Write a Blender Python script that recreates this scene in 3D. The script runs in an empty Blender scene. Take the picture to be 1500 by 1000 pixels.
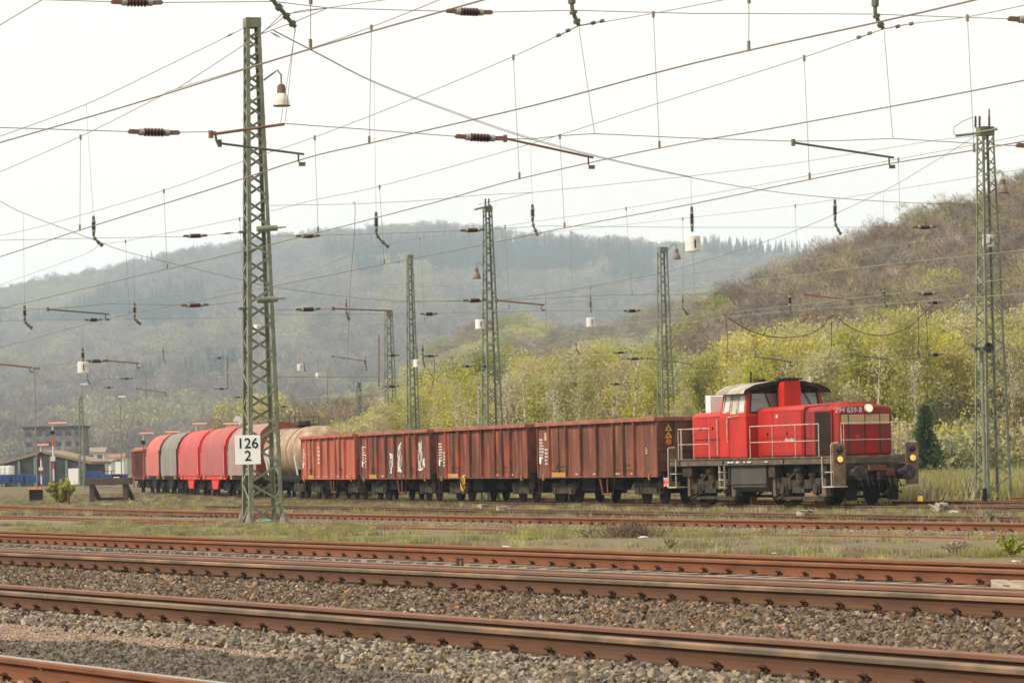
import bpy, bmesh, math, random
from mathutils import Vector, Matrix, noise
random.seed(11)
R = math.radians
scene = bpy.context.scene
COL = scene.collection

# ---------------------------------------------------------------- camera, sky, sun, exposure
CAMZ, FPX, HORIZON, ROLL = 1.40, 5200.0, 676.0, R(1.25)
CR, SR = math.cos(ROLL), math.sin(ROLL)
cam_data = bpy.data.cameras.new('camera')
cam = bpy.data.objects.new('camera', cam_data); COL.objects.link(cam)
cam.location = (0, 0, CAMZ)
cam.matrix_world = Matrix.Translation((0, 0, CAMZ)) @ Matrix.Rotation(R(90), 4, 'X') @ Matrix.Rotation(-ROLL, 4, 'Z')
cam_data.sensor_width = 36; cam_data.sensor_fit = 'HORIZONTAL'
cam_data.lens = FPX / 1500 * 36
cam_data.shift_x = -(HORIZON - 500) * SR / 1500
cam_data.shift_y = (HORIZON - 500) * CR / 1500
cam_data.clip_start = 0.5; cam_data.clip_end = 14000
cam_data.dof.use_dof = True; cam_data.dof.focus_distance = 62; cam_data.dof.aperture_fstop = 10
scene.camera = cam

world = bpy.data.worlds.new('World'); scene.world = world; world.use_nodes = True
wn = world.node_tree.nodes; wl = world.node_tree.links
sky = wn.new('ShaderNodeTexSky'); sky.sky_type = 'NISHITA'; sky.sun_disc = False
SUN_EL, SUN_AZ = R(46), R(248)          # azimuth measured clockwise from +Y
sky.sun_elevation = SUN_EL; sky.sun_rotation = SUN_AZ
sky.dust_density = 4.0; sky.air_density = 1.0
sc_ = wn.new('ShaderNodeVectorMath'); sc_.operation = 'SCALE'; sc_.inputs['Scale'].default_value = 0.10
mx_ = wn.new('ShaderNodeMix'); mx_.data_type = 'RGBA'; mx_.inputs['Factor'].default_value = 0.93
mx_.inputs['B'].default_value = (1.05, 0.985, 0.905, 1)      # thin even cloud cover
wl.new(sky.outputs[0], sc_.inputs[0]); wl.new(sc_.outputs[0], mx_.inputs['A'])
wl.new(mx_.outputs['Result'], wn['Background'].inputs['Color'])
wn['Background'].inputs['Strength'].default_value = 1.03

sun_d = bpy.data.lights.new('sun', 'SUN'); sun_d.energy = 4.8; sun_d.angle = R(9); sun_d.color = (1.0, 0.92, 0.78)
sun = bpy.data.objects.new('sun', sun_d); COL.objects.link(sun); sun.location = (-90, -40, 120)
sdir = Vector((math.sin(SUN_AZ) * math.cos(SUN_EL), math.cos(SUN_AZ) * math.cos(SUN_EL), math.sin(SUN_EL)))
sun.rotation_euler = sdir.to_track_quat('Z', 'Y').to_euler()

vs = scene.view_settings
vs.view_transform = 'Standard'; vs.look = 'None'; vs.exposure = 0.2; vs.gamma = 1.0; vs.use_curve_mapping = False
scene.render.engine = 'CYCLES'
scene.cycles.use_denoising = True
scene.cycles.max_bounces = 4; scene.cycles.diffuse_bounces = 2; scene.cycles.glossy_bounces = 2
scene.cycles.transparent_max_bounces = 8; scene.cycles.transmission_bounces = 3
scene.cycles.volume_bounces = 1; scene.cycles.caustics_reflective = False; scene.cycles.caustics_refractive = False

# ---------------------------------------------------------------- picture -> place helpers
def ray(px, py):
    u, v = px - 750, py - 500
    return (u * CR - v * SR) / FPX, -((u * SR + v * CR) - (HORIZON - 500)) / FPX
def at_depth(px, py, d):
    a, b = ray(px, py); return Vector((a * d, d, CAMZ + b * d))
def at_height(px, py, z):
    a, b = ray(px, py); d = (z - CAMZ) / b; return Vector((a * d, d, z))
def at_plane(px, py, c, k):               # vertical plane  y = c + k * x
    a, b = ray(px, py); d = c / (1 - k * a); return Vector((a * d, d, CAMZ + b * d))
def to_px(p):
    u, v = FPX * p[0] / p[1], -FPX * (p[2] - CAMZ) / p[1] + (HORIZON - 500)
    return 750 + u * CR + v * SR, 500 - u * SR + v * CR

# ---------------------------------------------------------------- materials
MATS = {}
def mat(name, base, rough=0.7, metal=0.0, var=0.25, scale=2.0, stretch=(1, 1, 1), second=None, amount=0.0,
        scale2=0.6, stretch2=(1, 1, 1), bump=0.0, bscale=30.0, emit=None, emit_strength=0, rand=0.0, spec=0.14, hue_rand=0.0,
        soft=0.12, third=None, amount3=0.0, scale3=8.0, stretch3=(1, 1, 1), transl=0.0):
    m = bpy.data.materials.new(name); m.use_nodes = True; MATS[name] = m
    nt = m.node_tree; N = nt.nodes; L = nt.links; P = N['Principled BSDF']
    P.inputs['Roughness'].default_value = rough; P.inputs['Metallic'].default_value = metal
    P.inputs['Specular IOR Level'].default_value = spec
    tc = N.new('ShaderNodeTexCoord')
    def tex(sc, st, detail=5):
        mp = N.new('ShaderNodeMapping'); mp.inputs['Scale'].default_value = st
        L.new(tc.outputs['Object'], mp.inputs['Vector'])
        n = N.new('ShaderNodeTexNoise'); n.inputs['Scale'].default_value = sc; n.inputs['Detail'].default_value = detail
        n.inputs['Roughness'].default_value = 0.65
        L.new(mp.outputs[0], n.inputs['Vector']); return n.outputs['Fac']
    def ramp(fac, lo, hi, c0, c1):
        r = N.new('ShaderNodeValToRGB'); r.color_ramp.elements[0].position = lo; r.color_ramp.elements[1].position = hi
        r.color_ramp.elements[0].color = c0; r.color_ramp.elements[1].color = c1
        L.new(fac, r.inputs[0]); return r.outputs['Color']
    b = Vector(base[:3])
    col = ramp(tex(scale, stretch), 0.28, 0.72, (*(b * (1 - var)), 1), (*[min(1, v) for v in b * (1 + var)], 1))
    def layer(col, c2, amt, sc, st):
        f = ramp(tex(sc, st, 7), 0.62 - amt * 0.5 - soft * .5, 0.62 - amt * 0.5 + soft, (0, 0, 0, 1), (1, 1, 1, 1))
        x = N.new('ShaderNodeMix'); x.data_type = 'RGBA'; L.new(f, x.inputs['Factor']); L.new(col, x.inputs['A'])
        x.inputs['B'].default_value = (*c2, 1); return x.outputs['Result']
    if second: col = layer(col, second, amount, scale2, stretch2)
    if third: col = layer(col, third, amount3, scale3, stretch3)
    if rand or hue_rand:
        oi = N.new('ShaderNodeObjectInfo')
        h = N.new('ShaderNodeHueSaturation'); L.new(col, h.inputs['Color'])
        mr = N.new('ShaderNodeMapRange'); mr.inputs['To Min'].default_value = 1 - rand; mr.inputs['To Max'].default_value = 1 + rand
        L.new(oi.outputs['Random'], mr.inputs['Value']); L.new(mr.outputs[0], h.inputs['Value'])
        if hue_rand:
            wn2 = N.new('ShaderNodeTexWhiteNoise'); wn2.noise_dimensions = '1D'; L.new(oi.outputs['Random'], wn2.inputs['W'])
            mr2 = N.new('ShaderNodeMapRange'); mr2.inputs['To Min'].default_value = 0.5 - hue_rand; mr2.inputs['To Max'].default_value = 0.5 + hue_rand
            L.new(wn2.outputs['Value'], mr2.inputs['Value']); L.new(mr2.outputs[0], h.inputs['Hue'])
            mr3 = N.new('ShaderNodeMapRange'); mr3.inputs['To Min'].default_value = 0.5; mr3.inputs['To Max'].default_value = 1.12
            L.new(wn2.outputs['Value'], mr3.inputs['Value']); L.new(mr3.outputs[0], h.inputs['Saturation'])
        col = h.outputs['Color']
    L.new(col, P.inputs['Base Color'])
    if bump:
        bp = N.new('ShaderNodeBump'); bp.inputs['Strength'].default_value = bump; bp.inputs['Distance'].default_value = 0.02
        L.new(tex(bscale, stretch), bp.inputs['Height']); L.new(bp.outputs[0], P.inputs['Normal'])
    if emit:
        P.inputs['Emission Color'].default_value = (*emit, 1); P.inputs['Emission Strength'].default_value = emit_strength
    if transl:
        tr = N.new('ShaderNodeBsdfTranslucent'); L.new(col, tr.inputs['Color'])
        ms = N.new('ShaderNodeMixShader'); ms.inputs[0].default_value = transl
        L.new(P.outputs[0], ms.inputs[1]); L.new(tr.outputs[0], ms.inputs[2]); L.new(ms.outputs[0], N['Material Output'].inputs['Surface'])
    return m

RUST = (0.19, 0.075, 0.035)
mat('rail_side', (0.085, 0.042, 0.023), 0.85, var=.3, scale=1.2, stretch=(1, 1, 6), second=(0.09, 0.045, 0.028), amount=.25, scale2=.8, bump=.25, bscale=60)
mat('rail_head', (0.108, 0.082, 0.055), 0.6, metal=.0, var=.15, scale=2, second=(0.25, 0.15, 0.09), amount=.2, scale2=.7)
mat('rail_rust', (0.118, 0.049, 0.025), 0.85, var=.3, scale=1.5, second=(0.16, 0.06, 0.03), amount=.3, scale2=.6, bump=.25, bscale=60)
mat('rail_rust_head', (0.165, 0.072, 0.036), 0.7, var=.2, scale=2)
mat('rail_pink_head', (0.165, 0.088, 0.06), 0.65, metal=.0, var=.15, scale=2)
mat('rail_dark', (0.10, 0.055, 0.035), 0.85, var=.3, scale=1.5)
mat('rail_shine', (0.45, 0.40, 0.37), 0.35, metal=.8, var=.05)
mat('clip_metal', (0.075, 0.038, 0.023), 0.8, var=.3, scale=20)
mat('sleeper_concrete', (0.24, 0.19, 0.145), 0.9, var=.3, scale=6)
mat('timber', (0.075, 0.055, 0.042), 0.9, var=.4, scale=3, stretch=(1, 8, 8), bump=.5, bscale=20)
mat('stone_rust', (0.24, 0.11, 0.055), 0.95, var=.25, scale=12, rand=.4, hue_rand=.012, spec=.1)
mat('stone_brown', (0.108, 0.07, 0.041), 0.95, var=.3, scale=12, rand=.72, hue_rand=.012, spec=.15)
mat('stone_grey', (0.195, 0.148, 0.098), 0.95, var=.3, scale=12, rand=.62, hue_rand=.012, spec=.15)
mat('stone_dark', (0.112, 0.09, 0.064), 0.95, var=.3, scale=12, rand=.6, hue_rand=.012, spec=.15)
mat('chip_fine', (0.15, 0.132, 0.105), 0.95, var=.2, scale=12, rand=.45, hue_rand=.015, spec=.1)
mat('chip_sand', (0.33, 0.225, 0.15), 0.95, var=.2, scale=12, rand=.35, hue_rand=.015, spec=.1)
mat('mast_green', (0.172, 0.195, 0.13), 0.6, var=.18, scale=1.5, second=(0.12, 0.13, 0.09), amount=.2, scale2=1.2, third=(0.28, 0.27, 0.2), amount3=.1, scale3=4)
mat('mast_green_far', (0.165, 0.19, 0.135), 0.65, var=.2, scale=1.5)
mat('wire', (0.20, 0.165, 0.12), 0.55, metal=.2, var=.15, scale=.5)
mat('wire_patina', (0.20, 0.23, 0.16), 0.6, metal=.1, var=.15, scale=.5)
mat('porcelain', (0.055, 0.018, 0.014), 0.3, var=.2, spec=.6)
mat('fitting_grey', (0.30, 0.31, 0.28), 0.6, metal=.2, var=.25, scale=10)
mat('fitting_rust', (0.20, 0.115, 0.085), 0.75, var=.3, scale=10)
mat('fitting_green', (0.12, 0.13, 0.085), 0.65, var=.3, scale=8)
mat('concrete', (0.24, 0.215, 0.175), 0.9, var=.2, scale=3, second=(0.13, 0.115, 0.09), amount=.3, scale2=2, bump=.4, bscale=15)
mat('weight_white', (0.68, 0.66, 0.60), 0.8, var=.1, scale=4, second=(0.45, 0.42, 0.36), amount=.1, scale2=4)
mat('black', (0.012, 0.012, 0.013), 0.5, var=.1)
mat('sign_white', (0.80, 0.80, 0.77), 0.45, var=.03)
mat('sign_white_back', (0.35, 0.35, 0.33), 0.6, var=.1)
mat('lamp_glass', (0.62, 0.58, 0.50), 0.35, var=.15, scale=5)
mat('lamp_dark', (0.17, 0.145, 0.115), 0.45, var=.2, scale=5)
mat('lamp_cap', (0.13, 0.085, 0.075), 0.6, var=.2)
mat('teal_plastic', (0.02, 0.28, 0.22), 0.45, var=.1)
# ---------------------------------------------------------------- mesh helpers
class MB:
    def __init__(s): s.v = []; s.f = []; s.m = []
    def add(s, vs_, fs, mi=0):
        o = len(s.v); s.v += [tuple(p) for p in vs_]; s.f += [tuple(i + o for i in q) for q in fs]; s.m += [mi] * len(fs); return s
    def box(s, x0, x1, y0, y1, z0, z1, mi=0):
        return s.add([(x0, y0, z0), (x1, y0, z0), (x1, y1, z0), (x0, y1, z0), (x0, y0, z1), (x1, y0, z1), (x1, y1, z1), (x0, y1, z1)],
                     [(0, 3, 2, 1), (4, 5, 6, 7), (0, 1, 5, 4), (1, 2, 6, 5), (2, 3, 7, 6), (3, 0, 4, 7)], mi)
    def bar(s, a, b, w, h=None, mi=0, up=(0, 0, 1)):
        a = Vector(a); b = Vector(b); d = (b - a).normalized(); u = Vector(up)
        if abs(d.dot(u)) > .98: u = Vector((1, 0, 0))
        x = d.cross(u).normalized() * w / 2; y = x.cross(d).normalized() * (h or w) / 2
        return s.add([a - x - y, a + x - y, a + x + y, a - x + y, b - x - y, b + x - y, b + x + y, b - x + y],
                     [(0, 3, 2, 1), (4, 5, 6, 7), (0, 1, 5, 4), (1, 2, 6, 5), (2, 3, 7, 6), (3, 0, 4, 7)], mi)
    def cyl(s, a, b, r, n=12, r2=None, mi=0, caps=True):
        a = Vector(a); b = Vector(b); d = (b - a).normalized(); r2 = r if r2 is None else r2
        u = Vector((0, 0, 1)) if abs(d.z) < .9 else Vector((1, 0, 0))
        x = d.cross(u).normalized(); y = d.cross(x)
        vv = [a + (x * math.cos(2 * math.pi * i / n) + y * math.sin(2 * math.pi * i / n)) * r for i in range(n)] + \
             [b + (x * math.cos(2 * math.pi * i / n) + y * math.sin(2 * math.pi * i / n)) * r2 for i in range(n)]
        ff = [(i, (i + 1) % n, n + (i + 1) % n, n + i) for i in range(n)]
        if caps: ff += [tuple(range(n))[::-1], tuple(range(n, 2 * n))]
        return s.add(vv, ff, mi)
    def tube(s, pts, r, n=6, mi=0):
        pts = [Vector(p) for p in pts]; vv = []; ff = []
        for k, p in enumerate(pts):
            d = (pts[min(k + 1, len(pts) - 1)] - pts[max(k - 1, 0)]).normalized()
            u = Vector((0, 0, 1)) if abs(d.z) < .9 else Vector((1, 0, 0))
            x = d.cross(u).normalized(); y = d.cross(x)
            vv += [p + (x * math.cos(2 * math.pi * i / n) + y * math.sin(2 * math.pi * i / n)) * r for i in range(n)]
        for k in range(len(pts) - 1):
            ff += [(k * n + i, k * n + (i + 1) % n, (k + 1) * n + (i + 1) % n, (k + 1) * n + i) for i in range(n)]
        ff += [tuple(range(n))[::-1], tuple(range((len(pts) - 1) * n, len(pts) * n))]
        return s.add(vv, ff, mi)
    def lathe(s, prof, a, axis=(0, 0, 1), n=12, mi=0):      # prof: list of (along, radius)
        a = Vector(a); d = Vector(axis).normalized(); u = Vector((0, 0, 1)) if abs(d.z) < .9 else Vector((1, 0, 0))
        x = d.cross(u).normalized(); y = d.cross(x); vv = []; ff = []
        for h, r in prof:
            vv += [a + d * h + (x * math.cos(2 * math.pi * i / n) + y * math.sin(2 * math.pi * i / n)) * max(r, 1e-4) for i in range(n)]
        for k in range(len(prof) - 1):
            ff += [(k * n + i, k * n + (i + 1) % n, (k + 1) * n + (i + 1) % n, (k + 1) * n + i) for i in range(n)]
        ff += [tuple(range(n))[::-1], tuple(range((len(prof) - 1) * n, len(prof) * n))]
        return s.add(vv, ff, mi)
    def prism(s, poly, f, lo, hi, mi=0):                     # f(u, v, w) -> point
        n = len(poly)
        return s.add([f(u, v, lo) for u, v in poly] + [f(u, v, hi) for u, v in poly],
                     [tuple(range(n))[::-1], tuple(range(n, 2 * n))] + [(i, (i + 1) % n, n + (i + 1) % n, n + i) for i in range(n)], mi)
    def mesh(s, name, mats):
        me = bpy.data.meshes.new(name); me.from_pydata(s.v, [], s.f)
        for m in (mats if isinstance(mats, (list, tuple)) else [mats]): me.materials.append(MATS[m] if isinstance(m, str) else m)
        me.polygons.foreach_set('material_index', s.m); me.update()
        bm = bmesh.new(); bm.from_mesh(me); bmesh.ops.recalc_face_normals(bm, faces=bm.faces); bm.to_mesh(me); bm.free()
        return me
    def build(s, name, mats, parent=None, bevel=0, smooth=0, loc=None):
        o = bpy.data.objects.new(name, s.mesh(name, mats)); COL.objects.link(o)
        if parent: o.parent = parent
        if loc: o.location = loc
        finish(o, bevel, smooth); return o
def finish(o, bevel=0, smooth=0):
    if bevel:
        b = o.modifiers.new('bevel', 'BEVEL'); b.width = bevel; b.segments = 2; b.limit_method = 'ANGLE'; b.angle_limit = R(40)
    if smooth: o.data.shade_smooth() if smooth is True else o.data.set_sharp_from_angle(angle=R(smooth))
    if smooth and smooth is not True:
        o.data.polygons.foreach_set('use_smooth', [True] * len(o.data.polygons))
def tag(o, label=None, cat=None, group=None, kind=None):
    if label: o['label'] = label
    if cat: o['category'] = cat
    if group: o['group'] = group
    if kind: o['kind'] = kind
    return o
def empty(name, loc=(0, 0, 0), rz=0, label=None, cat=None, group=None, kind=None):
    o = bpy.data.objects.new(name, None); COL.objects.link(o); o.location = loc; o.rotation_euler = (0, 0, rz)
    return tag(o, label, cat, group, kind)
def inst(name, me, parent=None, loc=(0, 0, 0), rz=0, scale=None):
    o = bpy.data.objects.new(name, me); COL.objects.link(o); o.parent = parent; o.location = loc; o.rotation_euler = (0, 0, rz)
    if scale: o.scale = scale if not isinstance(scale, (int, float)) else (scale,) * 3
    return o
def text_mesh(txt, size, m, name, parent, matrix, extrude=0.004, align='CENTER', spacing=1.0, bold=0.0):
    c = bpy.data.curves.new(name, 'FONT'); c.body = txt; c.size = size; c.extrude = extrude; c.align_x = align; c.align_y = 'CENTER'
    c.space_character = spacing; c.resolution_u = 4; c.offset = bold
    t = bpy.data.objects.new('tmp_text', c); COL.objects.link(t)
    me = bpy.data.meshes.new_from_object(t.evaluated_get(bpy.context.evaluated_depsgraph_get()))
    bpy.data.objects.remove(t)
    me.materials.clear(); me.materials.append(MATS[m])
    o = bpy.data.objects.new(name, me); COL.objects.link(o); o.parent = parent; o.matrix_local = matrix; return o
# a scatter of uncountable small things: instances on the points of one mesh
def scatter(name, pts, sources, label, cat=None, scale=(0.8, 1.2), tilt=0.0, zscale=None, kind='stuff', full_rot=False, picks=None, sizes=None):
    c = bpy.data.collections.new(name + '_source')
    for s_ in sources: c.objects.link(s_)
    n = len(pts); me = bpy.data.meshes.new(name); me.from_pydata(pts, [], [])
    S = []; T = []; K = []
    for k in range(n):
        q = sizes[k] if sizes else random.uniform(*scale); zz = q * (random.uniform(*zscale) if zscale else 1)
        S += [q, q, zz]
        T += [random.uniform(0, 6.28) for _ in range(3)] if full_rot else [random.uniform(-tilt, tilt), random.uniform(-tilt, tilt), random.uniform(0, 6.28)]
        K.append(picks[k] if picks else random.randrange(len(sources)))
    for nm, ty, key, val in (('size', 'FLOAT_VECTOR', 'vector', S), ('turn', 'FLOAT_VECTOR', 'vector', T), ('pick', 'INT', 'value', K)):
        me.attributes.new(nm, ty, 'POINT'); me.attributes[nm].data.foreach_set(key, val)
    o = bpy.data.objects.new(name, me); COL.objects.link(o); tag(o, label, cat, kind=kind)
    g = bpy.data.node_groups.new(name, 'GeometryNodeTree')
    g.interface.new_socket('Geometry', in_out='INPUT', socket_type='NodeSocketGeometry')
    g.interface.new_socket('Geometry', in_out='OUTPUT', socket_type='NodeSocketGeometry')
    N = g.nodes; L = g.links
    gi = N.new('NodeGroupInput'); go = N.new('NodeGroupOutput')
    ci = N.new('GeometryNodeCollectionInfo'); ci.inputs['Collection'].default_value = c
    ci.inputs['Separate Children'].default_value = True; ci.inputs['Reset Children'].default_value = True
    ip = N.new('GeometryNodeInstanceOnPoints'); ip.inputs['Pick Instance'].default_value = True
    def na(nm, ty):
        x = N.new('GeometryNodeInputNamedAttribute'); x.data_type = ty; x.inputs['Name'].default_value = nm; return [q for q in x.outputs if q.enabled and q.name == 'Attribute'][0]
    L.new(gi.outputs[0], ip.inputs['Points']); L.new(ci.outputs[0], ip.inputs['Instance'])
    L.new(na('pick', 'INT'), ip.inputs['Instance Index'])
    e2r = N.new('FunctionNodeEulerToRotation'); L.new(na('turn', 'FLOAT_VECTOR'), e2r.inputs[0]); L.new(e2r.outputs[0], ip.inputs['Rotation'])
    L.new(na('size', 'FLOAT_VECTOR'), ip.inputs['Scale']); L.new(ip.outputs[0], go.inputs[0])
    md = o.modifiers.new('scatter', 'NODES'); md.node_group = g
    return o
def source(name, me):
    return bpy.data.objects.new(name, me)

# ---------------------------------------------------------------- lie of the land
TH = R(26.3); NX, NY = math.cos(TH), math.sin(TH)      # tracks run away to the left at about 26 degrees
def perp(x, y): return x * NX + y * NY
def lerp_table(t, tab):
    if t <= tab[0][0]: return tab[0][1]
    for (a, u), (b, v) in zip(tab, tab[1:]):
        if t <= b: return u + (v - u) * (t - a) / (b - a)
    return tab[-1][1]
GPROF = [(-60, -.06), (7.9, -.05), (9.0, -.08), (10.0, -.10), (10.8, -.07), (11.4, -.05), (13.2, -.10), (15.6, -.02), (16.4, .0), (18.2, .0), (19.2, -.06), (20.6, .01), (22.4, .0), (23.6, -.06),
         (26, -.02), (30, -.03), (35, -.06), (37, -.22), (43, -.25), (46, -.29), (51, -.335), (55, -.39), (58, -.42), (64, -.42), (75, -.40), (90, -.3), (400, -.4)]
def ground_z(x, y): return lerp_table(perp(x, y), GPROF)
def in_view(p, m=120):
    if p[1] < 3: return False
    a, b = to_px(p); return -m < a < 1500 + m and -m < b < 1000 + m * .6

# paths: X as a polynomial of depth, from the points where the near rail head is seen
def fit_path(px, z, deg):
    P = [at_height(x, y, z) for x, y in px]
    import numpy as np
    c = np.polyfit([p.y for p in P], [p.x for p in P], deg)
    lo, hi = min(p.y for p in P), max(p.y for p in P)
    def X(d):
        if lo <= d <= hi: return float(np.polyval(c, d))
        e = lo if d < lo else hi; g = float(np.polyval(np.polyder(c), e)); return float(np.polyval(c, e)) + g * (d - e)
    return X
def path_pts(X, d0, d1, z, step=2.0):
    n = max(2, int((d1 - d0) / step)); return [Vector((X(d0 + (d1 - d0) * i / n), d0 + (d1 - d0) * i / n, z)) for i in range(n + 1)]
def offset_path(pts, off, dz):
    out = []
    for k, p in enumerate(pts):
        d = (pts[min(k + 1, len(pts) - 1)] - pts[max(k - 1, 0)]).normalized()
        out.append(p + Vector((d.y, -d.x, 0)) * off + Vector((0, 0, dz)))
    return out
RAILPROF = [(-.070, -.158), (.070, -.158), (.070, -.148), (.016, -.128), (.009, -.10), (.009, -.052), (.034, -.04), (.036, -.012), (.026, 0), (-.026, 0), (-.036, -.012), (-.034, -.04), (-.009, -.052), (-.009, -.10), (-.016, -.128), (-.070, -.148)]
RAILMAT = [0, 0, 0, 0, 0, 0, 1, 1, 2, 1, 1, 0, 0, 0, 0, 0]
def rail(pts, mats, parent, name='rail'):
    b = MB(); n = len(RAILPROF)
    for k, p in enumerate(pts):
        d = (pts[min(k + 1, len(pts) - 1)] - pts[max(k - 1, 0)]).normalized(); x = Vector((d.y, -d.x, 0)).normalized()
        b.v += [tuple(p + x * u + Vector((0, 0, w))) for u, w in RAILPROF]
    for k in range(len(pts) - 1):
        for i in range(n):
            b.f.append((k * n + i, k * n + (i + 1) % n, (k + 1) * n + (i + 1) % n, (k + 1) * n + i)); b.m.append(RAILMAT[i])
    return b.build(name, mats, parent)
# a rail clip: base plate, curled spring and bolt, local x along the rail, y towards the field side
cb = MB(); cb.box(-.08, .08, .05, .21, -.165, -.150)
cb.tube([(-.045, .06, -.135), (-.05, .12, -.10), (-.02, .16, -.09), (.02, .16, -.09), (.05, .12, -.10), (.045, .06, -.135)], .013, 5)
cb.cyl((0, .115, -.15), (0, .115, -.075), .016, 6); cb.box(-.03, .03, .085, .145, -.10, -.085)
for i_, v_ in enumerate(cb.v): cb.v[i_] = (v_[0] * .75, .05 + (v_[1] - .05) * .7, -.154 + (v_[2] + .158) * .72)
CLIP = cb.mesh('rail_clip', 'clip_metal')
sb = MB(); sb.prism([(-.13, -.3), (.13, -.3), (.12, -.17), (-.12, -.17)], lambda u, v, w: (u, w, v), -1.25, 1.25)
SLEEPER = sb.mesh('sleeper', 'sleeper_concrete'); SLEEPER_T = sb.mesh('sleeper', 'timber')
def walk(pts, step):
    out = []; need = 0.0
    for a, b in zip(pts, pts[1:]):
        L = (b - a).length; t = need
        while t < L: out.append((a.lerp(b, t / L), math.atan2((b - a).y, (b - a).x))); t += step
        need = t - L
    return out
def track(label, near_px, z, deg, d0, d1, mats, cant=0.0, clips=0, clip_limit=(0, 999), sleepers=None, far=True, extra=(), step=2.0, mats_far=None, near_pts=None):
    t = empty('railway_track', (0, 0, 0), 0, label, 'track', kind='structure')
    if near_pts is None:
        X = fit_path(near_px, z, deg); near_pts = path_pts(X, d0, d1, z, step)
    rail(near_pts, mats, t)
    if far: rail(offset_path(near_pts, 1.5, -cant), mats_far or mats, t)
    for off, dz, mm in extra: rail(offset_path(near_pts, off, dz), mm, t)
    if clips:
        for p, a in walk(near_pts, clips):
            if clip_limit[0] < p.y < clip_limit[1] and in_view(p, 60): inst('rail_clip', CLIP, t, p, a + random.uniform(-.03, .03))
    if sleepers:
        mid = offset_path(near_pts, .75, -cant / 2)
        for p, a in walk(mid, .62):
            if in_view(p, 60) and p.y < 90: inst('sleeper', sleepers, t, p + Vector((0, 0, .02 + random.uniform(-.01, .01))), a)
    return near_pts
B1PX = [(0, 809.5), (150, 815), (300, 821.9), (600, 835.7), (750, 840.7), (1150, 860), (1300, 866), (1500, 876)]
A1PX = [(0, 866.5), (150, 875.5), (300, 885.4), (600, 909.5), (750, 920), (1150, 950.6), (1300, 961.4), (1500, 980)]
C1PX = [(0, 782.5), (150, 785.5), (300, 791.6), (600, 803.2), (750, 807.7), (1150, 822.7), (1300, 828), (1500, 833.5)]
D1PX = [(0, 740.5), (150, 745), (300, 748.4), (500, 753.0), (1000, 759.5), (1300, 763.8), (1500, 766.2)]
E1PX = [(0, 757), (150, 761), (300, 764.5), (600, 771.5), (750, 774.4), (1000, 778.5), (1500, 787)]
F1PX = [(400, 741.5), (730, 747.5), (1000, 752.3), (1300, 756.6), (1500, 760.5)]
ZPX = [(0, 959.5), (300, 996)]
GREY = ['rail_side', 'rail_head', 'rail_head']; PINK = ['rail_side', 'rail_pink_head', 'rail_pink_head']
ORANGE = ['rail_rust', 'rail_rust_head', 'rail_rust_head']; DARK = ['rail_dark', 'rail_dark', 'rail_rust_head']
SHINY = ['rail_rust', 'rail_rust_head', 'rail_shine']
TA = track('canted main track with grey rail heads across the foreground, brown ballast behind it', A1PX, .15, 1, 8, 66, GREY, cant=.085, clips=.62, mats_far=PINK)
TB = track('second track from the camera, grey near rail with three heads showing', B1PX, .21, 1, 10, 96, GREY, cant=.055, clips=.62,
           extra=[(2.05, -.068, ['rail_rust', 'rail_dark', 'rail_shine'])], mats_far=['rail_side', 'rail_pink_head', 'rail_pink_head'])
TC = track('orange rusted track in front of the grass strip', C1PX, .20, 1, 12, 125, ORANGE, cant=.025, clips=.62, clip_limit=(0, 75), sleepers=SLEEPER)
TZ = track('nearest track, its far rail cutting the lower left corner', ZPX, .16, 1, 5, 45, SHINY, clips=.62, far=False, extra=[(-1.5, .03, GREY)])
TD = track('brown rusted track just behind the tall lattice mast', D1PX, -.05, 2, 30, 215, ['rail_rust', 'rail_rust_head', 'rail_rust_head'], cant=.05, clips=.65, clip_limit=(0, 120), step=3)
TE = track('overgrown rusted track half buried at the back of the grass strip', E1PX, .0, 2, 25, 190, ORANGE, cant=.02, step=3)
TF = track('weedy dark siding between the brown track and the train', F1PX, -.16, 1, 40, 150, DARK, cant=.0, step=3, sleepers=None)

# the train's own track: a long left-hand curve, headings in degrees against distance run from the front buffers
TRAIN_Z = -.25
TRAIN_START = Vector((11.854, 114.0, TRAIN_Z))
TP = (22.34, -25.28, 19.81, -6.74); TLEN = 151.14
def heading(s):
    t = min(max(s / TLEN, -.6), 1.25); return R(TP[0] + TP[1] * t + TP[2] * t * t + TP[3] * t ** 3)
_fw = [TRAIN_START.copy()]; s_ = 0.0
while s_ < 330:
    a = heading(s_ + .5); _fw.append(_fw[-1] + Vector((-math.sin(a), math.cos(a), 0))); s_ += 1
_bw = [TRAIN_START.copy()]; s_ = 0.0
while s_ > -80:
    a = heading(max(s_ - .5, -25)); _bw.append(_bw[-1] - Vector((-math.sin(a), math.cos(a), 0))); s_ -= 1
TRAIN_PATH = _bw[::-1] + _fw[1:]
def on_train(s):
    i = s + 80; k = int(i); return TRAIN_PATH[k].lerp(TRAIN_PATH[k + 1], i - k)
TT = track('dark track under the freight train', None, 0, 0, 0, 0, DARK, near_pts=offset_path(TRAIN_PATH[::3], -.75, 0))
TG = track('weedy siding behind the train at the right', None, 0, 0, 0, 0, DARK, near_pts=offset_path(TRAIN_PATH[:130:3], 3.9, .02))
TH2 = track('rusty siding behind the train beside the rusty scrap pile', None, 0, 0, 0, 0, ORANGE, near_pts=offset_path(TRAIN_PATH[:110:3], 8.6, .05))
lp = [at_height(x, y, -.35) for x, y in ((-60, 742), (0, 734), (30, 727.5), (70, 722.5), (130, 719), (190, 716.5))]
TL = track('dark track curving away past the wooden buffer stop at the left', None, 0, 0, 0, 0, DARK, near_pts=lp, cant=.02)
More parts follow.
